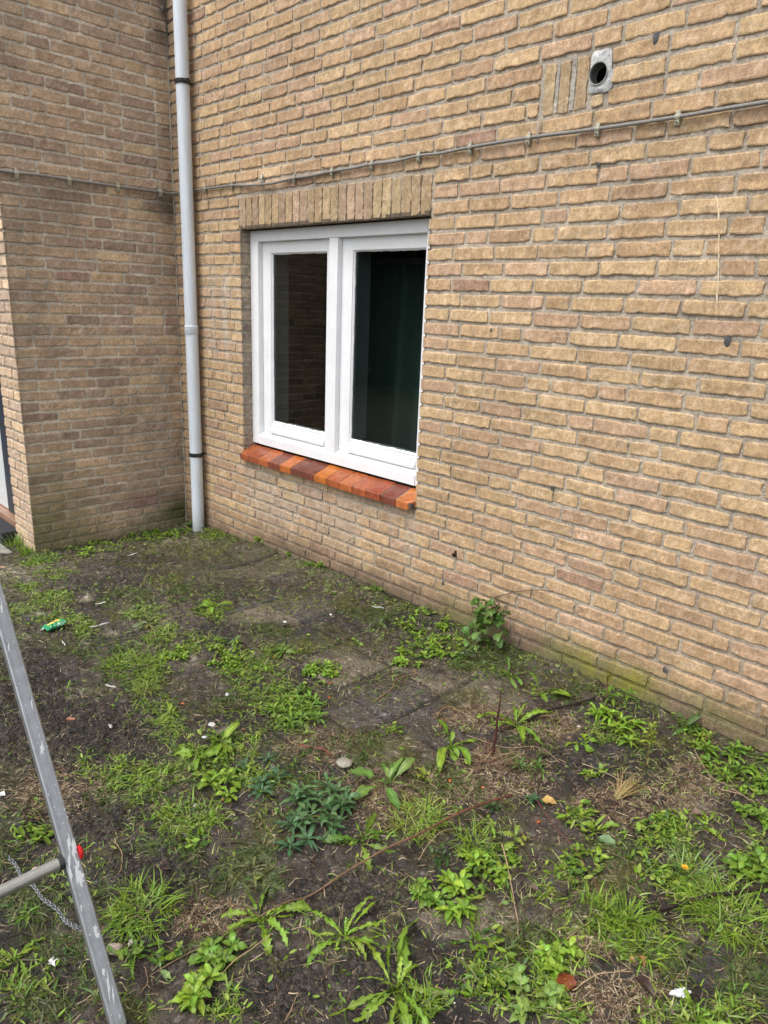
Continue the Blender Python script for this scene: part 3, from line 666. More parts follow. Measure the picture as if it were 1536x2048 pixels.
# chain -----------------------------------------------------------
a0 = foot+lean*.188+np.array([-.012, LY-.005, 0]); 
ch0, ch1 = a0, np.array([2.5166, -2.0801, 0.0971])
tt = np.linspace(0, 1, 400); pts = ch0[None]+(ch1-ch0)[None]*tt[:, None]; pts[:, 2] -= .035*4*tt*(1-tt)
pts = pts+np.c_[tt*0, .003*np.sin(tt*30), .002*np.sin(tt*23)]
seg = np.r_[0, np.cumsum(np.linalg.norm(np.diff(pts, axis=0), axis=1))]
mb = MB(); pitch = .0125; k = 0; s = 0
def link(p, T, roll, mb=mb):
    T = T/np.linalg.norm(T); up = np.array([0, 0, 1.]); A = np.cross(T, up); A /= np.linalg.norm(A); B = np.cross(T, A)
    S_ = math.cos(roll)*A+math.sin(roll)*B; an = np.linspace(0, 2*np.pi, 14)
    ln, wd = .0082, .0044
    path = [p+T*(np.sign(math.cos(t))*(ln-wd)+wd*math.cos(t))+S_*wd*math.sin(t) for t in an]
    mb.tube(path, .00145, (.30, .31, .33), 6, cap=False)
while s < seg[-1]:
    p = np.array([np.interp(s, seg, pts[:, i]) for i in range(3)]); q = np.array([np.interp(min(s+.004, seg[-1]), seg, pts[:, i]) for i in range(3)])
    if np.linalg.norm(q-p) > 1e-6: link(p, q-p, .5+(k % 2)*np.pi/2)
    s += pitch; k += 1
for i in range(4): link(ch0+np.array([0.004*i, -.004, -.012-.0118*i]), np.array([.2, 0, -1.]), .6+(i % 2)*np.pi/2)
tag(mb.build('chain', M_metal, smooth=True), 'thin steel link chain hanging slack behind the ladder crossbar', 'chain')
# ------------------------------------------------------------------ ground
def axis(lo, a, b, hi, res):
    return np.r_[lo, np.linspace(lo*.3+a*.7, a-.3, 4), np.arange(a, b, res), np.linspace(b+.3, b*.7+hi*.3, 4), hi]
gx = axis(-45, -1.6, 4.75, 45, .0105); gy = axis(-45, -2.75, .06, 30, .0105)
X, Yg = np.meshgrid(gx, gy)
def emask(L, x, y, soft=.45, seed=0, jag=.35):
    m = np.zeros_like(x); w = 1+jag*(fbm(x*7, y*7, seed+50, 4)-.5)*2
    for (cx, cy, ax_, ay_, bx_, by_) in L:
        det = ax_*by_-ay_*bx_; dx = x-cx; dy = y-cy
        a = (dx*by_-dy*bx_)/det; b = (ax_*dy-ay_*dx)/det
        m = np.maximum(m, sst(1.25, 1.25-soft*2, np.sqrt(a*a+b*b)*w))
    return m
SLABS = [(2.822, -0.898, 0.098, 0.112, 0.101, -0.092), (2.916, -0.572, 0.216, 0.248, 0.131, -0.147), (2.253, -0.667, 0.176, 0.203, 0.112, -0.09), (1.847, -0.533, 0.18, 0.206, 0.145, -0.107), (3.196, -0.523, 0.087, 0.099, 0.079, -0.105), (2.733, -1.25, 0.086, 0.097, 0.076, -0.054), (1.218, -0.213, 0.216, 0.239, 0.225, -0.157), (3.543, -0.393, 0.095, 0.108, 0.073, -0.13), (3.831, -0.942, 0.102, 0.113, 0.045, -0.079), (3.821, -0.465, 0.108, 0.122, 0.063, -0.136), (3.684, -1.337, 0.093, 0.102, 0.047, -0.057), (2.055, -0.569, 0.093, 0.107, 0.129, -0.1), (3.082, -0.937, 0.069, 0.078, 0.069, -0.07), (4.149, -0.958, 0.075, 0.082, 0.034, -0.082), (4.025, -1.212, 0.055, 0.06, 0.025, -0.046), (2.545, -0.688, 0.165, 0.19, 0.123, -0.109)]
MOSS = [(3.071, -0.95, 0.063, 0.071, 0.088, -0.088), (2.925, -0.955, 0.059, 0.067, 0.05, -0.046), (2.421, -1.257, 0.123, 0.14, 0.06, -0.037), (1.977, -0.216, 0.059, 0.068, 0.088, -0.077), (0.706, -0.676, 0.106, 0.105, 0.159, -0.08), (0.708, -0.31, 0.178, 0.178, 0.312, -0.183), (3.11, -1.464, 0.068, 0.075, 0.081, -0.06), (2.263, -0.618, 0.133, 0.153, 0.058, -0.047), (1.115, -0.705, 0.168, 0.181, 0.174, -0.096), (1.368, -1.162, 0.097, 0.106, 0.081, -0.037), (3.2, -0.125, 0.123, 0.142, 0.044, -0.069), (2.726, -0.121, 0.135, 0.157, 0.078, -0.096), (2.151, -0.134, 0.166, 0.193, 0.063, -0.061), (3.872, -0.962, 0.082, 0.09, 0.039, -0.069), (3.49, -1.193, 0.028, 0.031, 0.025, -0.029), (3.837, -1.257, 0.066, 0.072, 0.032, -0.047), (3.363, -2.022, 0.036, 0.039, 0.042, -0.021), (3.471, -1.759, 0.046, 0.051, 0.021, -0.015), (3.671, -0.179, 0.147, 0.167, 0.025, -0.054), (2.205, -0.797, 0.101, 0.115, 0.069, -0.051), (0.953, -1.315, 0.105, 0.11, 0.139, -0.051), (4.188, -0.874, 0.051, 0.056, 0.027, -0.074)]
SAND = [(0.322, -1.293, 0.135, 0.118, 0.22, -0.07), (0.971, -1.297, 0.079, 0.083, 0.07, -0.026), (1.111, -1.421, 0.066, 0.07, 0.051, -0.018), (1.534, -1.257, 0.036, 0.04, 0.047, -0.021), (2.587, -1.322, 0.049, 0.055, 0.037, -0.023), (2.046, -1.135, 0.047, 0.053, 0.063, -0.036), (2.196, -1.118, 0.04, 0.046, 0.036, -0.022), (1.05, -1.163, 0.053, 0.056, 0.083, -0.034), (0.367, -0.296, 0.153, 0.134, 0.106, -0.058), (1.975, -1.58, 0.076, 0.085, 0.045, -0.018), (2.77, -1.415, 0.022, 0.024, 0.018, -0.012)]
DARK = [(1.141, -0.159, 0.222, 0.243, 0.208, -0.145), (2.98, -0.556, 0.09, 0.104, 0.059, -0.069), (3.128, -0.886, 0.08, 0.091, 0.058, -0.062), (3.778, -0.514, 0.097, 0.109, 0.05, -0.101), (3.821, -0.952, 0.093, 0.103, 0.028, -0.048), (2.191, -0.498, 0.092, 0.106, 0.058, -0.049), (4.177, -0.969, 0.066, 0.072, 0.027, -0.068), (3.708, -0.699, 0.062, 0.07, 0.035, -0.061), (2.253, -1.78, 0.09, 0.1, 0.142, -0.054), (2.481, -1.655, 0.066, 0.073, 0.077, -0.036), (3.687, -1.379, 0.066, 0.073, 0.028, -0.033), (3.005, -1.269, 0.064, 0.071, 0.058, -0.046), (2.919, -1.511, 0.051, 0.056, 0.039, -0.025)]
mo = emask(MOSS, X, Yg, .45, 3, .5); sl = emask(SLABS, X, Yg, .35, 9, .45); sa = emask(SAND, X, Yg, .6, 5, .8)*sst(.35, .6, fbm(X*26, Yg*26, 8, 3)); dkm = emask(DARK, X, Yg, .6, 7, .5)
TX0, TY0 = (2.9212, -0.8263)
tx = (X-TX0)/.30; ty = (Yg-TY0)/.30
ti = np.floor(tx); tj = np.floor(ty); fx = np.minimum(tx-ti, 1-(tx-ti))*.3; fy = np.minimum(ty-tj, 1-(ty-tj))*.3
joint = sst(.011, .003, np.minimum(fx, fy)+.004*(fbm(X*30, Yg*30, 61, 2)-.5))
tc_ = hash2(ti.astype(np.int64)+500, tj.astype(np.int64)+500, 4)
th_ = (hash2(ti.astype(np.int64)+9, tj.astype(np.int64)+9, 14)-.5)*.018
inb = ((X < 0) & (Yg > -1.05)) | (Yg > .02)
b1 = fbm(X*2.2, Yg*2.2, 21, 4)-.5; b2 = fbm(X*9, Yg*9, 22, 4)-.5; b3 = fbm(X*34, Yg*34, 23, 4)-.5; b4 = fbm(X*80, Yg*80, 24, 2)-.5
rid = np.abs(fbm(X*15, Yg*19, 26, 3)-.5)
mud = (1-sl)
ZG = gh(X)+b1*.035*mud+b2*.034*mud+b3*(.024*mud+.004)+b4*(.009*mud+.002)-rid*.03*mud+th_*sl-joint*sl*.013-.006*sl
wallb = sst(.16, .0, -Yg)*(X > -.2)*.018+sst(.12, 0, X)*(Yg > -1.05)*.01; ZG = ZG+wallb
ZG = np.where(inb, gh(X)-.03, ZG)
far = (X < -1.65) | (X > 4.8) | (Yg < -2.8); ZG = np.where(far, gh(np.minimum(X, 4.7))-.002, ZG)
mudc = np.array((.064, .050, .040)); mud2 = np.array((.024, .020, .0175)); 
k1 = sst(.3, .7, fbm(X*3.2, Yg*3.2, 31, 4)); k2 = fbm(X*40, Yg*40, 33, 3)
C_ = mudc*k1[..., None]+mud2*(1-k1[..., None]); C_ = C_*(.5+1.0*k2)[..., None]*(.7+.6*vnoise(X*95, Yg*95, 38))[..., None]
lf = sst(2.6, .6, X); C_ = C_*(1+.28*lf)[..., None]
slc = np.where((tc_ > .66)[..., None], np.array((.165, .138, .10)), np.where((tc_ > .3)[..., None], np.array((.085, .075, .070)), np.array((.036, .035, .036))))
slc = slc*(.72+.55*fbm(X*60, Yg*60, 34, 3))[..., None]
cov = sst(.60, .70, fbm(X*6, Yg*6, 35, 4)+.12*k2); kk = (sl*(1-.75*cov))[..., None]
C_ = C_*(1-kk)+slc*kk
C_ = C_*(1-.5*dkm[..., None])
C_ = C_*(1-.75*(joint*sst(.1, .6, sl))[..., None])
ol = np.array((.070, .074, .020)); nn = sst(.35, .62, fbm(X*18, Yg*18, 36, 4))
bgm = sst(.46, .66, fbm(X*4, Yg*4, 37, 4))*.6
wm = sst(.14, .02, -Yg+.08*b2*4)*.6*(X > .1)
mm = np.clip(np.maximum(np.maximum(mo*.95*nn, bgm*nn), wm*nn), 0, 1)[..., None]; C_ = C_*(1-mm)+ol*(.6+.8*k2)[..., None]*mm
C_ = C_*(1-sa[..., None]*.75)+np.array((.36, .31, .23))*sa[..., None]*.75
gr_ = (hash2((X*140).astype(np.int64)+9000, (Yg*140).astype(np.int64)+9000, 3) > .975)
C_ = np.where(gr_[..., None], C_*2.2+.05, C_)
from math import floor
def gz(x, y):
    """height of the soil surface under a point"""
    i = np.clip(np.searchsorted(gx, x)-1, 0, len(gx)-2); j = np.clip(np.searchsorted(gy, y)-1, 0, len(gy)-2)
    fx_ = (x-gx[i])/(gx[i+1]-gx[i]); fy_ = (y-gy[j])/(gy[j+1]-gy[j])
    return (ZG[j, i]*(1-fx_)+ZG[j, i+1]*fx_)*(1-fy_)+(ZG[j+1, i]*(1-fx_)+ZG[j+1, i+1]*fx_)*fy_
mb = MB(); mb.grid(np.stack([X, Yg, ZG], -1), C_); o = mb.build('ground', M_soil, smooth=True); tag(o, kind='structure')
# grey flagstones by the step
mb = MB(); r = np.random.default_rng(2)
for i in range(6):
    for j in range(3):
        x0 = -.13-.31*(i+1); y1 = -1.150-.31*j
        if j == 0 and i == 0: x0 += .03
        q = r.uniform(.95, 1.05)*np.array((.26, .245, .215)) if j < 1 or i > 0 else np.array((.2, .19, .16))
        if j == 2 and i < 2: continue
        if j == 1 and i < 1: continue
        mb.box(x0+.003, x0+.305, y1-.305, y1-.003, -.02, .012+r.uniform(-.002, .002), q)
o = mb.build('path', M_stone); tag(o, kind='structure')
bv = o.modifiers.new('b', 'BEVEL'); bv.width = .004; bv.segments = 2
# ------------------------------------------------------------------ plants
def leaf(mb, b, az, L, W, lift=.3, droop=1.0, shape='oval', col=(.1, .2, .03), roll=0, rng=np.random, stalk=.15, bend=0, under=None):
    n = 30 if shape == 'lobed' else 12
    s = np.linspace(0, 1, n)
    # height profile: rises from the base, bends back down
    ang0 = lift; ang = ang0-droop*s*(.6+.8*s); ds = L/(n-1)
    hx = np.r_[0, np.cumsum(np.cos(ang[:-1])*ds)]; hz = np.r_[0, np.cumsum(np.sin(ang[:-1])*ds)]
    side = bend*s**1.6*L
    u = np.clip((s-stalk)/(1-stalk), 0, 1)
    if shape == 'oval': w = np.sin(np.pi*u**.75)**.8
    elif shape == 'lance': w = np.sin(np.pi*u**.62)*.95
    elif shape == 'spoon': w = np.sin(np.pi*np.clip(u, 0, 1)**1.5)**.7
    elif shape == 'strap': w = np.minimum(1, u*3+.2)*(1-u**3)
    else:
        env = np.sin(np.pi*u**.85)**.6*(.45+.75*u); saw = (u*rng.uniform(4.5, 7)) % 1.0; w = env*(1-.68*saw**.8*(u < .9))
    w = np.maximum(w*W*.5, .0009 if shape != 'strap' else .0003)
    w = w*(1+.30*(vnoise(s*9, s*0+rng.uniform(0, 99), 3)-.5))
    ca, sa_ = math.cos(az), math.sin(az)
    def P(h, t, z): return np.c_[b[0]+h*ca-t*sa_, b[1]+h*sa_+t*ca, b[2]+z]
    cr, sr = math.cos(roll), math.sin(roll)
    up = .28*w
    wob = (vnoise(s*8+rng.uniform(0, 50), s*0, 5)-.5)*W*(.42 if shape != 'strap' else .1)
    Lf = P(hx, side+w*cr, hz+up+w*sr+wob); Mi = P(hx, side, hz); Rt = P(hx, side-w*cr, hz+up-w*sr-wob)
    for A in (Lf, Mi, Rt):
        g = gz(A[:, 0], A[:, 1])+.002+.0012*rng.random(); A[:, 2] = np.maximum(A[:, 2], g)
    c = np.array(col)
    k = (s < stalk)[:, None]
    cm = np.where(k, c*.9+np.array([.05, .04, .01]), c*1.25+np.array([.02, .025, .01])); ce = c*(.86+.28*vnoise(s*7, s*0+rng.uniform(0, 99), 6))[:, None]
    tip = (u > .9)[:, None]; ce = np.where(tip, ce*.95, ce)
    if shape in ('oval', 'lobed', 'spoon') and W > .02:
        L2_ = (Lf+Mi)/2; L2_[:, 2] += .0015; R2_ = (Rt+Mi)/2; R2_[:, 2] += .0015
        for A in (L2_, R2_):
            g = gz(A[:, 0], A[:, 1])+.002; A[:, 2] = np.maximum(A[:, 2], g)
        mb.grid(np.stack([Lf, L2_, Mi, R2_, Rt], 1), np.stack([ce, ce*1.04, cm, ce*1.04, ce], 1))
    else: mb.grid(np.stack([Lf, Mi, Rt], 1), np.stack([ce, cm, ce], 1))
def blade(mb, b, az, L, W, lift, droop, col, rng):
    n = 6; s = np.linspace(0, 1, n); ang = lift-droop*s*(.5+s); ds = L/(n-1)
    hx = np.r_[0, np.cumsum(np.cos(ang[:-1])*ds)]; hz = np.r_[0, np.cumsum(np.sin(ang[:-1])*ds)]
    bend = rng.normal(0, .18); t = bend*s*s*L; w = W*.5*(1-s**2.2)+.0002
    ca, sa_ = math.cos(az), math.sin(az); rz = rng.uniform(-.5, .5)*w
    A = np.c_[b[0]+hx*ca-(t+w)*sa_, b[1]+hx*sa_+(t+w)*ca, b[2]+hz+rz]; B = np.c_[b[0]+hx*ca-(t-w)*sa_, b[1]+hx*sa_+(t-w)*ca, b[2]+hz-rz]
    g = gz(A[:, 0], A[:, 1])+.0015; A[:, 2] = np.maximum(A[:, 2], g); B[:, 2] = np.maximum(B[:, 2], g)
    c = np.array(col)*(1.15-.25*s)[:, None]*np.ones(3); c = np.where((s < .15)[:, None], c*.6+np.array([.06, .06, .03]), c)
    mb.grid(np.stack([A, B], 1), np.stack([c, c], 1))
G1 = (.165, .275, .026); G2 = (.108, .200, .022); G3 = (.060, .118, .022); GB = (.050, .118, .050); GO = (.110, .132, .042); GY = (.225, .29, .045); GP = (.21, .31, .11); GD = (.035, .075, .02)
def vary(c, rng, a=.18):
    c = np.array(c)*rng.uniform(1-a, 1+a); c[0] *= rng.uniform(.85, 1.2); return c
def rosette(x, y, r, n, shape, col, rng, W=.24, lift=.5, droop=1.0, arc=None, stalk=.2):
    mb = MB(); n = int(n*1.45) if arc is None else n; W *= .8; r *= .88
    for i in range(n):
        az = (2*np.pi*i/n+rng.normal(0, .25)) if arc is None else rng.uniform(*arc)
        L = r*(rng.uniform(.45, 1.15) if i % 3 else rng.uniform(.95, 1.25))*1.05
        az += rng.normal(0, .3); leaf(mb, (x+rng.normal(0, .006), y+rng.normal(0, .006), gz(x, y)+.003), az, L, L*W*rng.uniform(.8, 1.25), lift*rng.uniform(.4, 1.4), droop*rng.uniform(.7, 1.3), shape, vary(col, rng), rng.normal(0, .4), rng, stalk, rng.normal(0, .3))
    for i in range(max(2, n//4)):
        leaf(mb, (x, y, gz(x, y)+.003), rng.uniform(0, 6.3), r*.45, r*.12, 1.1, .6, shape, vary(col, rng)*1.15, 0, rng, stalk)
    return mb
def clump(x, y, r, ns, col, rng, LL=.05, shape='lance', hmax=.06, W=.26, nl=9):
    """several short leafy stems, each a whorl of pointed leaves"""
    mb = MB()
    for i in range(ns):
        q = r*math.sqrt(rng.random()); a = rng.uniform(0, 6.28); sx, sy = x+q*math.cos(a), y+q*math.sin(a); h = hmax*rng.uniform(.35, 1)*(1-.5*q/r); z0 = gz(sx, sy)
        lx, ly = math.cos(a)*h*.35, math.sin(a)*h*.35
        mb.tube([(sx, sy, z0), (sx+lx*.5, sy+ly*.5, z0+h*.55), (sx+lx, sy+ly, z0+h)], [.0016, .0014, .001], np.array(col)*.9+.01, 5)
        mb.tube([(x, y, gz(x, y)+.002), ((x+sx)/2, (y+sy)/2, gz((x+sx)/2, (y+sy)/2)+.003), (sx, sy, z0+.002)], .0009, (.08, .07, .03), 4)
        for j in range(nl):
            t = .35+.65*j/nl; az = j*2.4+a+rng.normal(0, .2); L = LL*rng.uniform(.7, 1.15)*(1.15-.45*t)
            leaf(mb, (sx+lx*t, sy+ly*t, z0+h*t), az, L, L*W*rng.uniform(.85, 1.2), .35+.75*(t-.4), .85, shape, vary(col, rng)*(1+.25*(t > .8)), rng.normal(0, .2), rng, .12, rng.normal(0, .1))
    return mb
def tuft(x, y, r, n, col, rng, W=.003, lift=(.15, 1.0), spread=.25):
    mb = MB(); n = int(n*1.0); W *= .8; spread = min(.95, spread*1.35)
    for i in range(n):
        a = rng.uniform(0, 6.28); q = r*spread*math.sqrt(rng.random()); px, py = x+q*math.cos(a), y+q*math.sin(a)
        blade(mb, (px, py, gz(px, py)), a+rng.normal(0, .9), r*rng.uniform(.3, 1.15)*.95, W*rng.uniform(.7, 1.4), rng.uniform(*lift), rng.uniform(.5, 1.5), vary(col, rng, .25), rng)
    return mb
def localise(mb, x, y):
    z = float(gz(np.array(x), np.array(y))); q = np.array([x, y, z]); mb.v = [v-q for v in mb.v]; return (x, y, z)
PLANTS = [
 # token, kind, count, shape, colour, options, name, label, category
 ((3.7093, -1.5839, 0.1675), 'ros', 13, 'lobed', G1, dict(W=.21, lift=.5), 'dandelion', 'largest dandelion rosette with long toothed leaves, at the bottom centre of the mud', 'dandelion'),
 ((3.5196, -1.5731, 0.1151), 'ros', 11, 'lobed', G1, dict(W=.30, lift=.6), 'dandelion', 'dandelion with broad upright leaves directly behind the largest rosette', 'dandelion'),
 ((3.3613, -1.7028, 0.1078), 'ros', 9, 'lobed', G1, dict(W=.36, lift=.5), 'broadleaf_weed', 'broad glossy leaves crossed by the lower end of the long red stem', 'weed'),
 ((3.1624, -1.3479, 0.0817), 'clu', 17, 'lance', (.062,.135,.048), dict(LL=.060, hmax=.09), 'leafy_clump', 'dense dark bluish green clump of pointed leaves in front of the grey stone', 'weed'),
 ((2.9972, -1.3813, 0.0588), 'clu', 3, 'lance', GB, dict(LL=.055, hmax=.05), 'leafy_clump', 'small bluish whorl of leaves just behind left of the dense dark clump', 'weed'),
 ((3.1846, -1.4584, 0.0569), 'clu', 3, 'lance', GB, dict(LL=.06, hmax=.04), 'leafy_clump', 'low dark whorl at the front left edge of the dense dark clump', 'weed'),
 ((2.8403, -1.356, 0.0686), 'clu', 3, 'lance', (.06,.12,.06), dict(LL=.05, hmax=.03), 'leafy_clump', 'greyish green whorl flattened in the grass left of the round grey stone', 'weed'),
 ((3.3159, -1.3278, 0.111), 'ros', 7, 'lobed', G2, dict(W=.36, lift=.5), 'broadleaf_weed', 'wide bright leaves spreading right from the foot of the dense dark clump', 'weed'),
 ((2.6654, -1.0496, 0.0967), 'clu', 11, 'lance', G2, dict(LL=.055, hmax=.07), 'leafy_clump', 'bright green leafy clump standing left of the exposed tan paving slab', 'weed'),
 ((3.1916, -1.1055, 0.13), 'ros', 7, 'spoon', (.13,.23,.045), dict(W=.36, lift=.75, droop=.9, stalk=.3), 'broadleaf_weed', 'loose rosette of pale rounded leaves right of the round grey stone', 'weed'),
 ((3.2363, -0.9905, 0.0453), 'ros', 5, 'oval', GY, dict(W=.5, lift=1.0), 'seedling', 'little yellow-green upright seedling right of the pale rounded rosette', 'seedling'),
 ((3.1844, -0.786, 0.153), 'ros', 6, 'spoon', G1, dict(W=.30, lift=.6, stalk=.3), 'broadleaf_weed', 'sparse weed with long drooping leaves left of the dead red-brown stem', 'weed'),
 ((3.253, -0.4992, 0.1564), 'ros', 9, 'lobed', G1, dict(W=.26, lift=.6), 'dandelion', 'dandelion with mixed toothed and smooth leaves right of the dead red-brown stem', 'dandelion'),
 ((3.1971, -0.2606, 0.1148), 'ros', 5, 'spoon', G1, dict(W=.34, lift=.9, stalk=.35), 'broadleaf_weed', 'thin weed with one upright leaf beside the dark half-buried root near the wall', 'weed'),
 ((3.0167, -0.223, 0.1082), 'ros', 7, 'lobed', G2, dict(W=.3, lift=.8), 'dandelion', 'dandelion near the wall between the leafy sapling and the dark half-buried root', 'dandelion'),
 ((2.0064, -0.0238, 0.0849), 'ros', 9, 'lobed', G2, dict(W=.3, lift=.8), 'dandelion', 'small bushy dandelion against the wall foot below the sill end', 'dandelion'),
 ((2.3076, -0.2951, 0.0667), 'ros', 5, 'lance', G3, dict(W=.26, lift=1.0), 'broadleaf_weed', 'small dark upright leaves in front of the wall dandelion under the sill end', 'weed'),
 ((2.3057, 0.0157, 0.086), 'clu', 5, 'oval', G2, dict(LL=.04, hmax=.12, nl=6, W=.6), 'leafy_clump', 'reddish-stemmed weed with round leaves at the wall, left of the sapling', 'weed'),
 ((2.4786, -0.0613, 0.0627), 'clu', 4, 'oval', G1, dict(LL=.035, hmax=.05, W=.4), 'leafy_clump', 'low glossy clump at the wall foot immediately left of the sapling', 'weed'),
 ((2.6342, -0.4132, 0.0782), 'clu', 9, 'oval', G1, dict(LL=.03, hmax=.045, W=.5), 'leafy_clump', 'bright small-leaved clump on the dark slab edge, the left one of a pair', 'weed'),
 ((2.6584, -0.2605, 0.0715), 'clu', 6, 'lance', G1, dict(LL=.045, hmax=.06), 'leafy_clump', 'bright pointed-leaved clump on the dark slab edge, the right one of a pair', 'weed'),
 ((2.7983, -0.2449, 0.0826), 'clu', 5, 'lance', G3, dict(LL=.04, hmax=.05), 'leafy_clump', 'dull dark clump in front of the foot of the sapling', 'weed'),
 ((3.5115, -0.2542, 0.088), 'clu', 11, 'lance', G1, dict(LL=.06, hmax=.05), 'leafy_clump', 'bright strappy clump below the yellow algae stain', 'weed'),
 ((3.3999, -0.0736, 0.0591), 'clu', 3, 'lance', G2, dict(LL=.06, hmax=.13, nl=6), 'leafy_clump', 'taller shoot at the wall foot right beneath the yellow algae stain', 'weed'),
 ((3.6977, -0.0664, 0.0807), 'ros', 12, 'lance', G3, dict(W=.24, lift=.9), 'dandelion', 'dark spiky rosette pressed against the wall foot right of the algae stain', 'weed'),
 ((3.7558, -0.082, 0.0468), 'clu', 5, 'lance', G1, dict(LL=.035, hmax=.03), 'leafy_clump', 'small bright clump touching the right side of the dark spiky rosette', 'weed'),
 ((3.9395, -0.1583, 0.1258), 'clu', 18, 'lance', G2, dict(LL=.05, hmax=.07), 'leafy_clump', 'large lush clump against the wall at the right edge', 'weed'),
 ((3.4748, -0.411, 0.064), 'ros', 5, 'spoon', G1, dict(W=.5, lift=.4, stalk=.4), 'seedling', 'flat seedling with five round stalked leaves on the brown slab', 'seedling'),
 ((3.7373, -0.7656, 0.0625), 'ros', 4, 'oval', G1, dict(W=.42, lift=.9), 'broadleaf_weed', 'few broad upright leaves behind the upturned pale leaf', 'weed'),
 ((3.455, -0.705, 0.0495), 'clu', 2, 'lance', G3, dict(LL=.05, hmax=.035), 'leafy_clump', 'small grey-green whorl behind the fallen yellow leaf', 'weed'),
 ((3.5162, -0.815, 0.0314), 'clu', 1, 'oval', GB, dict(LL=.035, hmax=.03, W=.45), 'seedling', 'tiny bluish seedling just left of the fallen yellow leaf', 'seedling'),
 ((3.5061, -0.9108, 0.0397), 'clu', 1, 'lance', GD, dict(LL=.05, hmax=.03), 'seedling', 'dark little whorl right under the upper end of the long red stem', 'seedling'),
 ((3.5071, -1.2033, 0.0528), 'ros', 6, 'oval', GD, dict(W=.42, lift=.5), 'broadleaf_weed', 'dark flat weed with six broad leaves below the bright yellow-green grass heap', 'weed'),
 ((3.5259, -1.0014, 0.0384), 'ros', 4, 'oval', G1, dict(W=.4, lift=.6), 'broadleaf_weed', 'pair of pale green leaves behind the thin grass tuft, right of the red stem', 'weed'),
 ((3.6159, -1.1605, 0.0435), 'clu', 4, 'oval', G1, dict(LL=.04, hmax=.06, W=.45), 'leafy_clump', 'bright small shoot in front of the thin grass tuft, left of the pale bent stalk', 'weed'),
 ((3.6262, -1.3077, 0.0591), 'clu', 7, 'oval', G1, dict(LL=.045, hmax=.04, W=.42), 'leafy_clump', 'bright clump of oval leaves left of the pale bent stalk', 'weed'),
 ((3.545, -1.3604, 0.0338), 'clu', 4, 'oval', G2, dict(LL=.035, hmax=.04, W=.5), 'leafy_clump', 'small round-leaved clump, upper left neighbour of the oval-leaved clump', 'weed'),
 ((3.6113, -1.3716, 0.0328), 'clu', 3, 'oval', G2, dict(LL=.035, hmax=.04, W=.5), 'leafy_clump', 'small clump touching the lower left of the oval-leaved clump', 'weed'),
 ((3.6092, -0.9777, 0.0348), 'clu', 1, 'lobed', GY, dict(LL=.05, hmax=.10, nl=6, W=.6), 'seedling', 'yellowish lobed shoot standing upright above the pale bent stalk', 'seedling'),
 ((3.6468, -1.0823, 0.0387), 'ros', 6, 'lobed', G1, dict(W=.4, lift=.6), 'dandelion', 'small bright dandelion at the upper end of the pale bent stalk', 'dandelion'),
 ((3.876, -0.7796, 0.034), 'ros', 4, 'spoon', (.06,.13,.07), dict(W=.4, lift=.7), 'seedling', 'lone bluish grey seedling right of the upturned pale leaf', 'seedling'),
 ((3.958, -0.5193, 0.066), 'ros', 5, 'lobed', G1, dict(W=.4, lift=.4), 'dandelion', 'flat dandelion leaves above the yellow flower toward the right edge', 'dandelion'),
 ((4.0452, -0.3889, 0.0516), 'clu', 5, 'oval', G2, dict(LL=.045, hmax=.05, W=.45), 'leafy_clump', 'leafy clump at the right edge below the large lush clump', 'weed'),
 ((4.137, -0.6296, 0.0545), 'clu', 5, 'oval', G2, dict(LL=.05, hmax=.05, W=.42), 'leafy_clump', 'leafy clump at the right edge above the end of the dark stick', 'weed'),
 ((4.2041, -1.1598, 0.0812), 'ros', 9, 'lobed', G1, dict(W=.3, lift=.7), 'dandelion', 'dandelion at the bottom edge in front of the white foam lump', 'dandelion'),
 ((4.2345, -1.0304, 0.0542), 'ros', 4, 'lobed', G2, dict(W=.3, lift=.7), 'dandelion', 'sparse dandelion right of the white foam lump', 'dandelion'),
 ((3.7512, -1.3516, 0.07), 'ros', 6, 'lobed', G2, dict(W=.3, lift=.5), 'dandelion', 'dark flattened dandelion in the mud right of the two big central rosettes', 'dandelion'),
 ((3.9259, -1.3754, 0.0556), 'clu', 6, 'oval', (.15,.245,.05), dict(LL=.038, hmax=.04, W=.5), 'leafy_clump', 'pale leafy clump left below the fallen reddish leaf', 'weed'),
 ((3.9216, -1.2575, 0.0374), 'clu', 4, 'oval', G1, dict(LL=.04, hmax=.05, W=.5), 'leafy_clump', 'small bright clump just behind the fallen reddish leaf', 'weed'),
 ((3.2094, -1.628, 0.0826), 'ros', 8, 'lobed', GO, dict(W=.22, lift=.3), 'dandelion', 'dull muddy dandelion left of the long red stem, below the dense dark clump', 'dandelion'),
 ((3.1232, -1.767, 0.0392), 'ros', 4, 'oval', GO, dict(W=.5, lift=.4), 'broadleaf_weed', 'muddy weed with a curled pale leaf in the bare soil left of centre', 'weed'),
 ((3.2368, -1.9652, 0.072), 'ros', 8, 'lobed', G2, dict(W=.3, lift=.4), 'dandelion', 'flat dandelion touching the right side of the ladder leg', 'dandelion'),
 ((3.308, -1.9462, 0.0455), 'ros', 2, 'oval', GP, dict(W=.32, lift=.3, arc=(.3, .9)), 'broadleaf_weed', 'pale wrinkled leaves lying right of the ladder leg', 'weed'),
 ((3.3942, -1.8232, 0.0484), 'clu', 6, 'oval', G2, dict(LL=.04, hmax=.03, W=.45), 'leafy_clump', 'small clump below the broad leaves crossed by the red stem', 'weed'),
 ((3.4664, -1.9131, 0.0539), 'clu', 6, 'oval', G1, dict(LL=.045, hmax=.04, W=.4), 'leafy_clump', 'clump with grass at the bottom edge between ladder and largest dandelion', 'weed'),
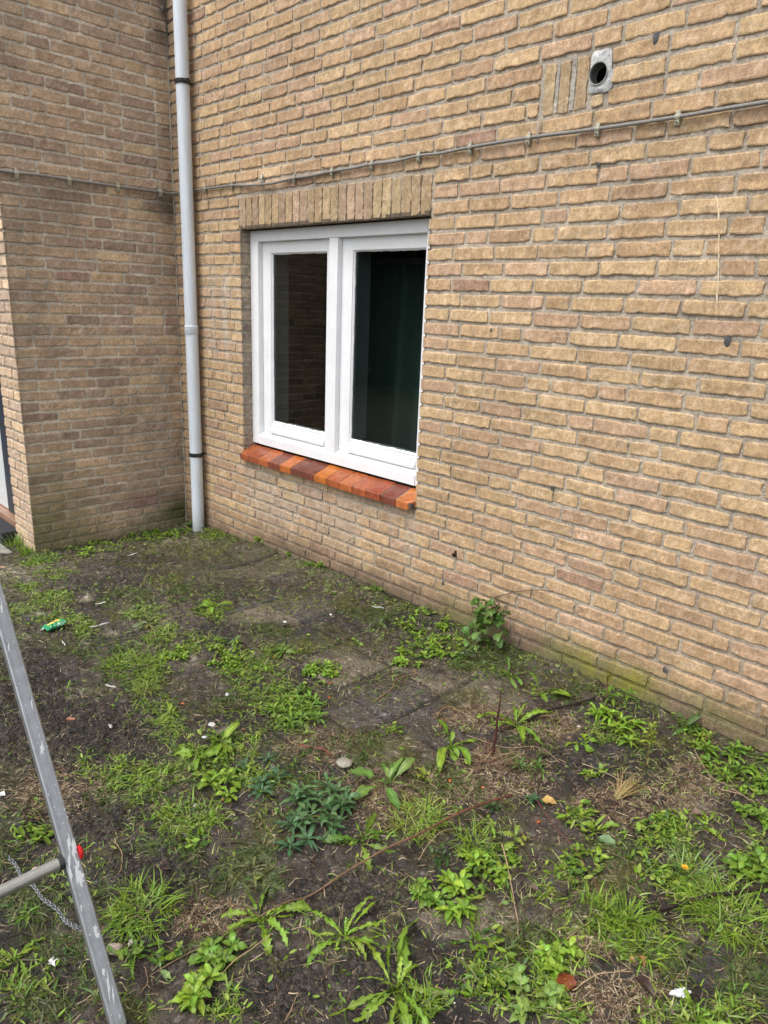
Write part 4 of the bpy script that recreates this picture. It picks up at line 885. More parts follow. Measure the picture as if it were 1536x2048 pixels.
 ((3.074, -2.1816, 0.0625), 'ros', 8, 'lobed', G1, dict(W=.35, lift=.5), 'dandelion', 'dandelion left of the ladder leg near the bottom left corner', 'dandelion'),
 ((3.1995, -2.1905, 0.059), 'ros', 8, 'lobed', GO, dict(W=.3, lift=.4), 'dandelion', 'muddy dandelion in the bottom left corner', 'dandelion'),
 ((2.674, -1.9781, 0.0483), 'ros', 6, 'oval', G2, dict(W=.36, lift=.4), 'broadleaf_weed', 'weed in the mud left of the ladder leg above the crossbar', 'weed'),
 ((2.9621, -2.1173, 0.0317), 'ros', 5, 'oval', G2, dict(W=.3, lift=.5), 'broadleaf_weed', 'small weed seen between the crossbar and the chain', 'weed'),
 ((2.8722, -1.4627, 0.0706), 'clu', 5, 'spoon', G1, dict(LL=.05, hmax=.05, W=.4), 'leafy_clump', 'bright shoots in the grass right behind the dense dark clump, on its left', 'weed'),
 ((2.6561, -1.3818, 0.0854), 'ros', 7, 'oval', G1, dict(W=.35, lift=.6), 'broadleaf_weed', 'bright upright leaves below the sandy patch in the left half', 'weed'),
 ((2.681, -1.4735, 0.0827), 'ros', 6, 'oval', G1, dict(W=.36, lift=.4), 'broadleaf_weed', 'flat glossy leaves in the grass, left of the bright upright leaves', 'weed'),
 ((2.352, -1.4037, 0.0645), 'ros', 5, 'oval', G1, dict(W=.4, lift=.5), 'broadleaf_weed', 'leafy weed in the grass strip right of the white pebble', 'weed'),
 ((1.9495, -1.1742, 0.0728), 'clu', 6, 'oval', G1, dict(LL=.035, hmax=.035, W=.5), 'leafy_clump', 'bright leafy clump at the upper right end of the big left grass tuft', 'weed'),
 ((2.167, -1.0521, 0.0628), 'clu', 5, 'oval', G1, dict(LL=.035, hmax=.03, W=.45), 'leafy_clump', 'small bright clump in the mud above the mossy strip', 'weed'),
 ((1.6272, -0.7818, 0.0941), 'ros', 8, 'oval', G1, dict(W=.36, lift=.5), 'broadleaf_weed', 'bright flat weed in front of the dark wet slab by the drainpipe corner', 'weed'),
 ((2.2203, -0.7946, 0.0744), 'ros', 8, 'oval', G2, dict(W=.34, lift=.5), 'broadleaf_weed', 'weed with an orange petal at its foot in the centre of the upper soil', 'weed'),
 ((2.4719, -0.7843, 0.0623), 'clu', 7, 'oval', G1, dict(LL=.035, hmax=.03, W=.45), 'leafy_clump', 'bright low clump behind the exposed tan paving slab', 'weed'),
 ((2.3758, -0.4953, 0.0406), 'ros', 6, 'oval', G2, dict(W=.4, lift=.6), 'seedling', 'small weed on the soil in front of the sill end, right of centre', 'seedling'),
 ((0.893, 0.0331, 0.0514), 'clu', 4, 'oval', G1, dict(LL=.035, hmax=.08, W=.6), 'seedling', 'round-leaved seedling at the wall under the left half of the window', 'seedling'),
 ((1.1858, 0.0042, 0.0397), 'clu', 3, 'oval', G2, dict(LL=.03, hmax=.03, W=.5), 'seedling', 'tiny seedling at the wall, second from the drainpipe', 'seedling'),
 ((1.4362, -0.0133, 0.0351), 'clu', 3, 'oval', G2, dict(LL=.03, hmax=.04, W=.5), 'seedling', 'tiny seedling at the wall, third from the drainpipe', 'seedling'),
 ((1.5215, -0.0228, 0.0288), 'clu', 2, 'oval', G1, dict(LL=.03, hmax=.03, W=.6), 'seedling', 'tiny seedling at the wall, fourth from the drainpipe', 'seedling'),
 ((1.5775, 0.0276, 0.0346), 'clu', 1, 'oval', GY, dict(LL=.035, hmax=.11, nl=7, W=.7), 'seedling', 'spindly yellow-green seedling climbing the wall under the window middle', 'seedling'),
 ((0.2788, -0.8173, 0.0684), 'clu', 2, 'lance', G1, dict(LL=.055, hmax=.035), 'leafy_clump', 'star-shaped weed in front of the shaded side wall', 'weed'),
 ((-0.0018, -0.7099, 0.0659), 'clu', 3, 'oval', G2, dict(LL=.04, hmax=.06, W=.5), 'leafy_clump', 'leafy weed touching the foot of the side wall behind the star-shaped weed', 'weed'),
 ((0.0128, -0.3495, 0.0899), 'clu', 5, 'oval', G2, dict(LL=.035, hmax=.05, W=.5), 'leafy_clump', 'leafy weed along the side wall halfway to the drainpipe', 'weed'),
 ((0.1433, -0.0733, 0.0564), 'clu', 4, 'oval', (.12,.2,.06), dict(LL=.035, hmax=.07, W=.7), 'seedling', 'round-leaved seedling in the corner left of the drainpipe foot', 'seedling'),
 ((0.2203, -1.0114, 0.0853), 'ros', 9, 'lobed', G2, dict(W=.3, lift=.6), 'dandelion', 'dandelion at the foot of the side wall near its free corner', 'dandelion'),
 ((1.5904, -1.0942, 0.0704), 'ros', 6, 'oval', GO, dict(W=.3, lift=.4), 'broadleaf_weed', 'dull weed in the mud right of the two white plastic strips', 'weed'),
 # grass tufts
 ((-0.2246, -1.1084, 0.1222), 'tuf', 70, '', G1, dict(W=.0045, lift=(.9, 1.5)), 'grass_tuft', 'tall grass tuft beside the wall corner, the one nearer the doorstep', 'grass'),
 ((-0.0274, -1.0908, 0.1127), 'tuf', 70, '', G1, dict(W=.0045, lift=(.9, 1.5)), 'grass_tuft', 'tall grass tuft touching the free corner of the side wall', 'grass'),
 ((0.175, -1.104, 0.1029), 'tuf', 60, '', G2, dict(W=.0045, lift=(.3, 1.1)), 'grass_tuft', 'drooping grass tuft in front of the free corner of the side wall', 'grass'),
 ((0.4434, -0.0202, 0.1089), 'tuf', 60, '', GY, dict(lift=(.4, 1.3)), 'grass_tuft', 'yellowish grass tuft right of the drainpipe foot', 'grass'),
 ((1.9351, -1.3473, 0.1239), 'tuf', 150, '', G1, dict(spread=.7), 'grass_tuft', 'largest grass tuft of the upper left soil, right of the ladder', 'grass'),
 ((2.133, -1.3917, 0.0741), 'tuf', 80, '', GY, dict(spread=.4), 'grass_tuft', 'yellow-green grass tuft just below the largest upper left tuft', 'grass'),
 ((3.1373, -1.9032, 0.0866), 'tuf', 170, '', G1, dict(spread=.6, W=.0034), 'grass_tuft', 'large bright grass tuft right of the ladder near the bottom', 'grass'),
 ((2.9224, -1.6407, 0.0877), 'tuf', 130, '', G1, dict(spread=.7), 'grass_tuft', 'grass tuft in the middle of the muddy ground, above the curled pale leaf', 'grass'),
 ((3.538, -1.0961, 0.0785), 'tuf', 90, '', G1, dict(spread=.5), 'grass_tuft', 'thin pale grass tuft right of the long red stem', 'grass'),
 ((3.3562, -1.142, 0.0775), 'tuf', 170, '', GY, dict(spread=.85, W=.0034, lift=(.1, .9)), 'grass_tuft', 'bright yellow-green heap of grass left of the long red stem', 'grass'),
 ((3.9142, -1.0619, 0.0759), 'tuf', 80, '', G1, dict(spread=.5, W=.0042, lift=(.6, 1.4)), 'grass_tuft', 'upright grass tuft with stiff blades below the bare dark slab, the left one', 'grass'),
 ((3.9656, -1.017, 0.0757), 'tuf', 80, '', G1, dict(spread=.4, W=.0042, lift=(.5, 1.3)), 'grass_tuft', 'upright grass tuft with stiff blades below the bare dark slab, the right one', 'grass'),
 ((4.0274, -1.0598, 0.0728), 'tuf', 90, '', G1, dict(spread=.6, W=.0045, lift=(.2, .9)), 'grass_tuft', 'wide-bladed grass tuft lying flat below the two upright tufts', 'grass'),
 ((4.1405, -0.8131, 0.102), 'tuf', 200, '', G1, dict(spread=.8), 'grass_tuft', 'broad grass tuft under the right end of the dark stick', 'grass'),
 ((3.7719, -1.5693, 0.0602), 'tuf', 60, '', G1, dict(spread=.4, W=.0042, lift=(.6, 1.4)), 'grass_tuft', 'grass tuft at the bottom edge right of the largest dandelion', 'grass'),
 ((4.0085, -0.7314, 0.0825), 'tuf', 90, '', GP, dict(spread=.6, W=.0038), 'grass_tuft', 'pale grass tuft around the yellow flower', 'grass'),
 ((1.4244, -1.3201, 0.0696), 'tuf', 50, '', GY, dict(spread=.5), 'grass_tuft', 'small grass tuft between the green wrapper and the white plastic strip', 'grass'),
]
for i, (loc, kind, n, shape, col, opt, name, label, cat) in enumerate(PLANTS):
    rg = np.random.default_rng(100+i); x, y, r = loc
    if kind == 'ros': m_ = rosette(x, y, r, n, shape, col, rg, **opt)
    elif kind == 'clu': m_ = clump(x, y, r, n, col, rg, shape=shape, **opt)
    else: m_ = tuft(x, y, r, n, col, rg, **opt)
    l_ = localise(m_, x, y)
    tag(m_.build(name, M_leaf if kind != 'tuf' else M_grass, loc=l_, smooth=(kind != 'tuf')), label, cat)
# sapling with an arching bare twig against the wall ----------------
rg = np.random.default_rng(900); sx, sy = (2.7584, -0.0831); sy = min(sy, -.05); z0 = float(gz(np.array(sx), np.array(sy)))
sap = empty('sapling', (sx, sy, z0), 'leafy sapling at the wall with a thin bare twig arching to the right', 'sapling')
def TW(L, y): return [(a, y, b) for a, b in L]
mb = MB()
s1 = [(0, 0, 0), (.004, .005, .06), (.02, .012, .12), (.045, .022, .19), (.06, .03, .215)]
mb.tube(smooth_path(s1, 6), np.linspace(.004, .0022, 25), (.06, .035, .025), 7)
arc = [(x-sx, -.012-sy, z-z0) for x, z in [(2.7217, 0.3076), (2.759, 0.3345), (2.8322, 0.3776), (2.9084, 0.4162), (2.9951, 0.446), (3.056, 0.4563), (3.1165, 0.4556), (3.1653, 0.4427), (3.203, 0.4199)]]
arc[0] = (.06, .03, .215); mb.tube(smooth_path(arc, 6), np.linspace(.0024, .0009, 49), (.10, .055, .04), 6)
arc2 = [(x-sx, -.02-sy, z-z0) for x, z in [(2.6994, 0.2378), (2.5876, 0.2173), (2.4646, 0.186), (2.3682, 0.1562)]]; mb.tube(smooth_path([(.04, .02, .18)]+arc2, 6), np.linspace(.0016, .0006, 25), (.15, .06, .04), 5)
for i in range(7):
    a = rg.uniform(0, 6.28); b = np.array(s1[1+i % 3]); e = b+np.array([math.cos(a)*.06, -abs(math.sin(a))*.05, rg.uniform(-.01, .06)]); mb.tube([b, (b+e)/2+[0, 0, .01], e], [.0016, .0013, .0008], (.05, .04, .02), 5)
mb.build('stem', M_wood, sap)
mb = MB()
for i in range(66):
    t = rg.random(); h = .02+.2*t; b = np.array([np.interp(h, [0, .06, .12, .19, .215], [0, .004, .02, .045, .06]), .0, h])
    a = rg.uniform(0, 6.28); q = rg.uniform(.02, .12)*(1-.45*t); c = b+np.array([math.cos(a)*q*1.15, -abs(math.sin(a))*q*.8+.01, rg.uniform(-.02, .02)])
    L = rg.uniform(.034, .062); leaf(mb, c+np.array([sx, sy, z0]), rg.uniform(0, 6.28), L, L*.75, rg.uniform(-.5, .5), rg.uniform(.3, 1.2), 'oval', vary((.07, .145, .026) if i % 4 else (.13, .23, .06), rg, .25), rg.normal(0, .5), rg, .1)
mb.v = [v-np.array([sx, sy, z0]) for v in mb.v]
mb.build('foliage', M_leaf, sap, smooth=True)
mb = MB()
for (dx, dz) in ((1121, 1192), (1096, 1186)):
    pass
# tall yellow-green shoot on a bare stalk by the wall ---------------
rg = np.random.default_rng(901); px, py = (3.6963, -0.3796); z0 = float(gz(np.array(px), np.array(py)))
sh = empty('tall_shoot', (px, py, z0), 'tall shoot with yellow-green leaves atop a long bare stalk near the wall', 'weed')
mb = MB(); st = smooth_path([(0, 0, 0), (.002, .002, .05), (-.002, .003, .10), (.0, .004, .155)], 6); mb.tube(st, .0016, (.19, .13, .05), 6); mb.build('stalk', M_leaf, sh)
mb = MB()
for i in range(26):
    t = rg.uniform(.095, .165); L = rg.uniform(.018, .034); leaf(mb, (px, py, z0+t), rg.uniform(0, 6.28), L, L*.42, rg.uniform(.1, .9), .9, 'lance', vary((.2, .27, .03), rg), 0, rg, .15)
mb.v = [v-np.array([px, py, z0]) for v in mb.v]; mb.build('foliage', M_leaf, sh, smooth=True)
# yellow flower -------------------------------------------------------
rg = np.random.default_rng(902); px, py = (3.998, -0.7647); z0 = float(gz(np.array(px), np.array(py)))
fl = empty('yellow_flower', (px, py, z0), 'single small yellow flower in the pale grass toward the right edge', 'flower')
mb = MB(); mb.tube([(0, 0, 0), (.002, 0, .02), (0, 0, .034)], .0014, (.1, .17, .03), 6); mb.build('stalk', M_leaf, fl)
mb = MB()
for i in range(9): leaf(mb, (px, py, z0+.034), i*.698, .012, .006, .6, .4, 'oval', (.75, .42, .012), 0, rg, .05)
mb.tube([(px, py, z0+.033), (px, py, z0+.037)], [.004, .003], (.6, .25, .01), 8)
mb.v = [v-np.array([px, py, z0]) for v in mb.v]; mb.build('petals', M_leaf, fl)

# ------------------------------------------------------------------ ground cover nobody could count
GRASS = [(0.15, -1.095, 0.115, 0.091, 0.168, -0.058), (0.559, -1.143, 0.094, 0.089, 0.11, -0.041), (0.664, -1.339, 0.058, 0.057, 0.067, -0.022), (0.917, -1.302, 0.08, 0.083, 0.108, -0.04), (0.991, -1.473, 0.059, 0.062, 0.081, -0.027), (1.221, -1.367, 0.08, 0.087, 0.09, -0.034), (1.389, -1.317, 0.039, 0.043, 0.099, -0.041), (1.481, -1.038, 0.08, 0.089, 0.099, -0.05), (1.663, -0.789, 0.065, 0.073, 0.104, -0.064), (1.737, -1.096, 0.075, 0.084, 0.094, -0.05), (1.921, -1.33, 0.082, 0.092, 0.138, -0.067), (2.067, -1.358, 0.046, 0.052, 0.091, -0.046), (1.933, -1.032, 0.073, 0.082, 0.085, -0.05), (2.3, -1.436, 0.049, 0.055, 0.136, -0.07), (2.445, -1.473, 0.046, 0.052, 0.083, -0.044), (2.222, -0.99, 0.069, 0.078, 0.107, -0.072), (2.369, -1.017, 0.079, 0.09, 0.143, -0.1), (2.576, -1.071, 0.075, 0.085, 0.123, -0.091), (2.49, -1.727, 0.053, 0.06, 0.094, -0.041), (2.626, -1.673, 0.063, 0.07, 0.091, -0.044), (2.683, -1.512, 0.076, 0.085, 0.08, -0.046), (2.696, -1.328, 0.057, 0.064, 0.072, -0.048), (2.899, -1.387, 0.053, 0.059, 0.08, -0.056), (2.737, -1.679, 0.05, 0.056, 0.043, -0.022), (2.859, -1.678, 0.049, 0.054, 0.039, -0.021), (2.927, -1.635, 0.058, 0.065, 0.052, -0.03), (3.126, -1.904, 0.058, 0.063, 0.069, -0.034), (3.462, -1.898, 0.044, 0.048, 0.04, -0.024), (3.116, -2.183, 0.052, 0.057, 0.063, -0.021), (3.359, -1.155, 0.055, 0.061, 0.064, -0.068), (3.554, -1.093, 0.048, 0.053, 0.042, -0.053), (3.754, -1.067, 0.064, 0.07, 0.034, -0.051), (3.913, -0.664, 0.06, 0.066, 0.04, -0.087), (3.985, -0.757, 0.057, 0.063, 0.032, -0.071), (4.036, -0.78, 0.046, 0.051, 0.022, -0.051), (3.93, -1.09, 0.06, 0.065, 0.03, -0.053), (4.004, -1.053, 0.059, 0.065, 0.028, -0.054), (4.125, -0.806, 0.062, 0.068, 0.034, -0.088), (4.088, -0.529, 0.039, 0.044, 0.029, -0.082), (3.791, -1.41, 0.063, 0.069, 0.04, -0.05), (3.922, -1.379, 0.061, 0.066, 0.031, -0.045), (3.91, -1.26, 0.048, 0.053, 0.026, -0.04), (3.78, -1.57, 0.045, 0.048, 0.031, -0.034), (4.131, -1.231, 0.105, 0.114, 0.013, -0.027), (4.221, -1.108, 0.076, 0.083, 0.014, -0.035), (4.016, -1.347, 0.045, 0.048, 0.012, -0.02), (0.48, -0.024, 0.102, 0.092, 0.103, -0.064), (2.205, -0.797, 0.058, 0.066, 0.046, -0.034), (3.517, -0.257, 0.062, 0.07, 0.04, -0.074), (2.696, -1.092, 0.06, 0.068, 0.077, -0.059)]
DULL = [(1.181, -1.024, 0.104, 0.113, 0.129, -0.061), (1.392, -0.742, 0.095, 0.106, 0.178, -0.104), (1.614, -1.389, 0.13, 0.145, 0.104, -0.044), (3.122, -1.657, 0.086, 0.095, 0.076, -0.048), (3.234, -1.653, 0.057, 0.063, 0.062, -0.042), (3.024, -1.921, 0.043, 0.047, 0.054, -0.025), (3.356, -1.846, 0.047, 0.051, 0.04, -0.024), (3.248, -2.059, 0.03, 0.032, 0.047, -0.02), (2.707, -2.059, 0.063, 0.07, 0.067, -0.022), (2.913, -2.091, 0.058, 0.064, 0.063, -0.022), (3.089, -2.096, 0.047, 0.051, 0.054, -0.02), (3.227, -2.169, 0.043, 0.046, 0.034, -0.013), (2.968, -1.066, 0.085, 0.096, 0.073, -0.065), (2.819, -0.236, 0.072, 0.083, 0.058, -0.071), (2.876, -0.097, 0.073, 0.085, 0.057, -0.076), (3.016, -0.144, 0.084, 0.098, 0.038, -0.054), (3.284, -0.149, 0.08, 0.092, 0.031, -0.051), (2.187, -0.237, 0.097, 0.113, 0.061, -0.057), (4.083, -1.03, 0.058, 0.063, 0.028, -0.06), (4.246, -0.971, 0.048, 0.052, 0.028, -0.078), (2.007, -0.708, 0.069, 0.079, 0.053, -0.038), (2.965, -1.237, 0.065, 0.073, 0.079, -0.064), (3.837, -1.257, 0.066, 0.072, 0.032, -0.047), (2.97, -1.769, 0.046, 0.05, 0.034, -0.018), (3.304, -0.933, 0.087, 0.097, 0.065, -0.075), (3.37, -0.612, 0.07, 0.079, 0.066, -0.095), (3.825, -0.822, 0.058, 0.065, 0.038, -0.07), (2.688, -1.767, 0.06, 0.067, 0.043, -0.02), (2.446, -1.163, 0.075, 0.085, 0.043, -0.028)]
LEAFY = [(0.101, -0.753, 0.164, 0.126, 0.182, -0.076), (0.091, -0.37, 0.202, 0.152, 0.167, -0.083), (0.168, -0.206, 0.115, 0.088, 0.136, -0.074), (1.92, -1.193, 0.056, 0.063, 0.063, -0.033), (2.597, -0.992, 0.057, 0.065, 0.098, -0.076), (2.048, -0.977, 0.057, 0.065, 0.061, -0.039), (2.462, -0.782, 0.055, 0.062, 0.071, -0.059), (2.654, -1.419, 0.067, 0.075, 0.073, -0.044), (2.793, -1.468, 0.064, 0.071, 0.064, -0.04), (2.991, -1.688, 0.037, 0.041, 0.035, -0.02), (3.262, -1.947, 0.054, 0.059, 0.024, -0.012), (2.664, -2.004, 0.037, 0.041, 0.031, -0.011), (3.637, -1.087, 0.047, 0.052, 0.028, -0.038), (3.76, -0.979, 0.037, 0.041, 0.03, -0.047), (3.636, -1.197, 0.054, 0.06, 0.027, -0.034), (3.633, -1.276, 0.035, 0.039, 0.026, -0.031), (3.797, -0.91, 0.038, 0.042, 0.039, -0.066), (3.69, -0.785, 0.041, 0.045, 0.04, -0.067), (2.621, -0.242, 0.104, 0.121, 0.097, -0.109), (3.717, -0.078, 0.049, 0.056, 0.021, -0.048), (3.928, -0.171, 0.069, 0.078, 0.041, -0.11), (4.131, -0.649, 0.037, 0.041, 0.02, -0.055), (4.006, -0.257, 0.033, 0.037, 0.036, -0.102), (3.874, -0.708, 0.059, 0.066, 0.046, -0.094), (2.547, -1.049, 0.076, 0.086, 0.113, -0.083), (3.854, -1.399, 0.07, 0.076, 0.037, -0.05), (3.965, -0.806, 0.047, 0.051, 0.024, -0.051), (2.43, -0.136, 0.095, 0.11, 0.076, -0.081), (2.973, -0.877, 0.036, 0.04, 0.022, -0.022), (3.593, -0.529, 0.028, 0.032, 0.021, -0.036), (2.245, -1.03, 0.068, 0.077, 0.088, -0.058), (3.755, -1.347, 0.041, 0.045, 0.018, -0.022), (3.885, -0.568, 0.062, 0.069, 0.024, -0.053)]
YMOSS = MOSS
SR_ = [(3.284, -1.031, 0.138, 0.154, 0.079, -0.086), (3.381, -0.769, 0.1, 0.113, 0.092, -0.123), (4.052, -1.238, 0.077, 0.084, 0.033, -0.06), (3.748, -0.619, 0.127, 0.142, 0.061, -0.115), (3.256, -1.785, 0.066, 0.073, 0.052, -0.031), (2.878, -1.123, 0.091, 0.103, 0.077, -0.063), (3.327, -0.425, 0.099, 0.113, 0.055, -0.082), (3.944, -1.161, 0.049, 0.054, 0.022, -0.038), (2.532, -1.871, 0.101, 0.113, 0.136, -0.052), (3.854, -0.315, 0.09, 0.101, 0.043, -0.102), (3.224, -1.17, 0.082, 0.092, 0.095, -0.092), (3.113, -0.567, 0.088, 0.1, 0.063, -0.079)]
def pick(L, n, rng, dens=None):
    """n points spread over the patches in proportion to their real area"""
    L = np.array(L); ar = np.abs(L[:, 2]*L[:, 5]-L[:, 3]*L[:, 4]); k = rng.choice(len(L), size=n, p=ar**.75/(ar**.75).sum())
    a = rng.uniform(0, 6.283, n); q = np.sqrt(rng.random(n))*(1+.15*rng.normal(size=n)); P = L[k]
    x = P[:, 0]+q*(np.cos(a)*P[:, 2]+np.sin(a)*P[:, 4]); y = P[:, 1]+q*(np.cos(a)*P[:, 3]+np.sin(a)*P[:, 5])
    ok = (y < -.012) & ~((x < .012) & (y > -1.06)); return x[ok], y[ok]
def clumped(x, y, rng, amt=.5, sc=14):
    m = fbm(x*sc, y*sc, 91, 3); ok = m > np.quantile(m, amt); return x[ok], y[ok]
def blades(name, x, y, rng, col, Ls, W, lift, droop, matr, label=None, cat=None, n=5):
    """vectorised ribbons"""
    N_ = len(x); s = np.linspace(0, 1, n)[None]; L = rng.uniform(*Ls, N_)[:, None]; az = rng.uniform(0, 6.283, N_)[:, None]
    li = rng.uniform(*lift, N_)[:, None]; dr = rng.uniform(*droop, N_)[:, None]; ang = li-dr*s*(.5+s); ds = L/(n-1)
    hx = np.cumsum(np.cos(ang)*ds, 1)-np.cos(ang[:, :1])*ds; hz = np.cumsum(np.sin(ang)*ds, 1)-np.sin(ang[:, :1])*ds
    t = rng.normal(0, .2, N_)[:, None]*s*s*L; w = W*rng.uniform(.6, 1.4, N_)[:, None]*.5*(1-s**2.2)+.0002
    tw = rng.uniform(-.6, .6, N_)[:, None]*w
    z = gz(x, y)[:, None]
    out = []
    for sg in (1, -1):
        px = x[:, None]+hx*np.cos(az)-(t+sg*w)*np.sin(az); py = np.minimum(y[:, None]+hx*np.sin(az)+(t+sg*w)*np.cos(az), -.008); pz = z+hz+sg*tw
        pz = np.maximum(pz, gz(px, py)+.0012); out.append(np.stack([px, py, pz], -1))
    P = np.stack(out, 2)                               # N, n, 2, 3
    C0 = np.array(col) if np.ndim(col) == 1 else np.array(col)[rng.integers(0, len(col), N_)]
    C0 = C0*rng.uniform(.5, 1.45, (N_, 1)) if C0.ndim == 2 else C0*rng.uniform(.7, 1.3, (N_, 1))
    Cc = (C0[:, None, None, :]*(1.12-.2*s)[..., None, None])*np.ones((N_, n, 2, 1))
    idx = np.arange(N_*n*2).reshape(N_, n, 2); f = np.stack([idx[:, :-1, 0], idx[:, :-1, 1], idx[:, 1:, 1], idx[:, 1:, 0]], -1).reshape(-1, 4)
    mb = MB(); mb.add(P.reshape(-1, 3), f, Cc.reshape(-1, 3)); o = mb.build(name, matr)
    return tag(o, label, cat, kind='stuff')
rg = np.random.default_rng(50)
x, y = pick(GRASS, 17500, rg); x, y = clumped(x, y, rg, .35, 18)
blades('grass', x, y, rg, [G1, G1, G2, GY, GY, (.24,.30,.09), (.30,.29,.14), G3], (.014, .060), .0030, (.05, 1.0), (.2, 1.7), M_grass, 'thin bright green grass growing in patches all over the mud', 'grass')
x, y = pick(DULL, 16000, rg); x, y = clumped(x, y, rg, .35, 18)
blades('trampled_grass', x, y, rg, [GO, (.07, .085, .03), (.12, .12, .05), G3], (.015, .055), .0028, (-.1, .7), (.2, 1.2), M_grass, 'dull muddy trampled grass and roots between the green patches', 'grass')
# everywhere else: green in drifts that leave the trodden mud and the bare slabs open
BARE = [(2.136, -1.77, 0.128, 0.143, 0.264, -0.097), (2.388, -1.629, 0.102, 0.114, 0.16, -0.074), (1.717, -1.558, 0.109, 0.121, 0.168, -0.065), (2.716, -1.87, 0.086, 0.095, 0.099, -0.042), (3.02, -1.823, 0.089, 0.097, 0.079, -0.04), (3.441, -1.487, 0.096, 0.105, 0.059, -0.052), (3.517, -1.765, 0.076, 0.083, 0.058, -0.043), (3.391, -1.787, 0.047, 0.052, 0.045, -0.03), (3.635, -1.599, 0.031, 0.034, 0.037, -0.034), (2.778, -0.896, 0.112, 0.127, 0.112, -0.099), (2.929, -0.557, 0.17, 0.195, 0.119, -0.135), (1.218, -0.213, 0.255, 0.283, 0.276, -0.193), (3.831, -0.942, 0.084, 0.093, 0.041, -0.071), (2.117, -0.498, 0.125, 0.144, 0.146, -0.12), (3.716, -1.412, 0.065, 0.071, 0.044, -0.052), (4.182, -0.983, 0.065, 0.071, 0.031, -0.08), (3.545, -0.413, 0.094, 0.107, 0.059, -0.104), (3.159, -0.894, 0.079, 0.09, 0.056, -0.061), (2.233, -1.231, 0.078, 0.088, 0.101, -0.059), (2.372, -0.679, 0.086, 0.098, 0.071, -0.059), (3.749, -0.652, 0.063, 0.07, 0.034, -0.062), (2.55, -1.492, 0.034, 0.038, 0.052, -0.028)]
def drift(n, rng, thr=.5, sc=5.5, seed=95):
    x = rng.uniform(-.35, 4.6, n); y = -rng.uniform(.012, 2.5, n)
    p = sst(thr-.08, thr+.12, fbm(x*sc, y*sc, seed, 4))*(1-.93*emask(BARE, x, y, .4, 13, .5))*sst(.42, .58, fbm(x*28, y*28, seed+1, 3))
    p = np.maximum(p, 1.0*sst(.15, .03, -y)*(x > .35)*sst(.34, .52, fbm(x*9, y*9, seed+2, 3)))
    ok = (rng.random(n) < p) & ~((x < .015) & (y > -1.065)); return x[ok], y[ok]
x, y = drift(60000, rg, .50); blades('scattered_grass', x, y, rg, [G1, G2, GY, GO, (.24, .30, .09), (.30, .28, .14)], (.010, .045), .0026, (.0, 1.0), (.2, 1.6), M_grass, 'fine yellow-green grass scattered in drifts over the soil', 'grass')
x, y = drift(22000, rg, .53, 6.5, 120); SC_ = (x, y)
# sparse blades everywhere
x = rg.uniform(-.3, 4.5, 12000); y = -rg.uniform(.015, 2.4, 12000); ok = ~((x < .02) & (y > -1.07)); x, y = clumped(x[ok], y[ok], rg, .45, 5)
blades('sparse_grass', x, y, rg, [GO, G2, G3, (.14, .13, .05)], (.01, .04), .0022, (.0, .9), (.2, 1.2), M_grass, 'single grass blades scattered thinly over the bare soil', 'grass')
# moss: very short dense yellow-green blades
x, y = pick(YMOSS, 30000, rg); x, y = clumped(x, y, rg, .45, 22)
blades('moss', x, y, rg, [(.12, .125, .014), (.09, .105, .018), (.15, .145, .02), (.06, .08, .015)], (.003, .010), .0016, (.2, 1.4), (0, .8), M_grass, 'low yellow-green moss cushions on the soil and slabs', 'moss', n=3)
# dry straw and rootlets
x1, y1 = pick(SR_, 12000, rg); x2 = rg.uniform(-.3, 4.5, 24000); y2 = -rg.uniform(.02, 2.4, 24000); ok = ~((x2 < .02) & (y2 > -1.07)); x = np.r_[x1, x2[ok]]; y = np.r_[y1, y2[ok]]
blades('straw_litter', x, y, rg, [(.26, .20, .12), (.18, .12, .075), (.10, .06, .04), (.32, .26, .17), (.07, .045, .03)], (.008, .042), .0017, (-.05, .25), (-.1, .4), M_straw, 'dry straw and rootlets littering the soil', 'litter', n=4)
x, y = pick([(2.136, -1.77, 0.128, 0.143, 0.264, -0.097), (2.399, -1.617, 0.102, 0.114, 0.159, -0.074), (2.716, -1.87, 0.086, 0.095, 0.099, -0.042), (3.02, -1.823, 0.089, 0.097, 0.079, -0.04), (3.441, -1.487, 0.096, 0.105, 0.059, -0.052), (3.517, -1.765, 0.076, 0.083, 0.058, -0.043), (3.635, -1.599, 0.047, 0.051, 0.046, -0.043), (1.681, -1.663, 0.08, 0.089, 0.207, -0.072)], 15000, rg)
SOILX = (x, y)
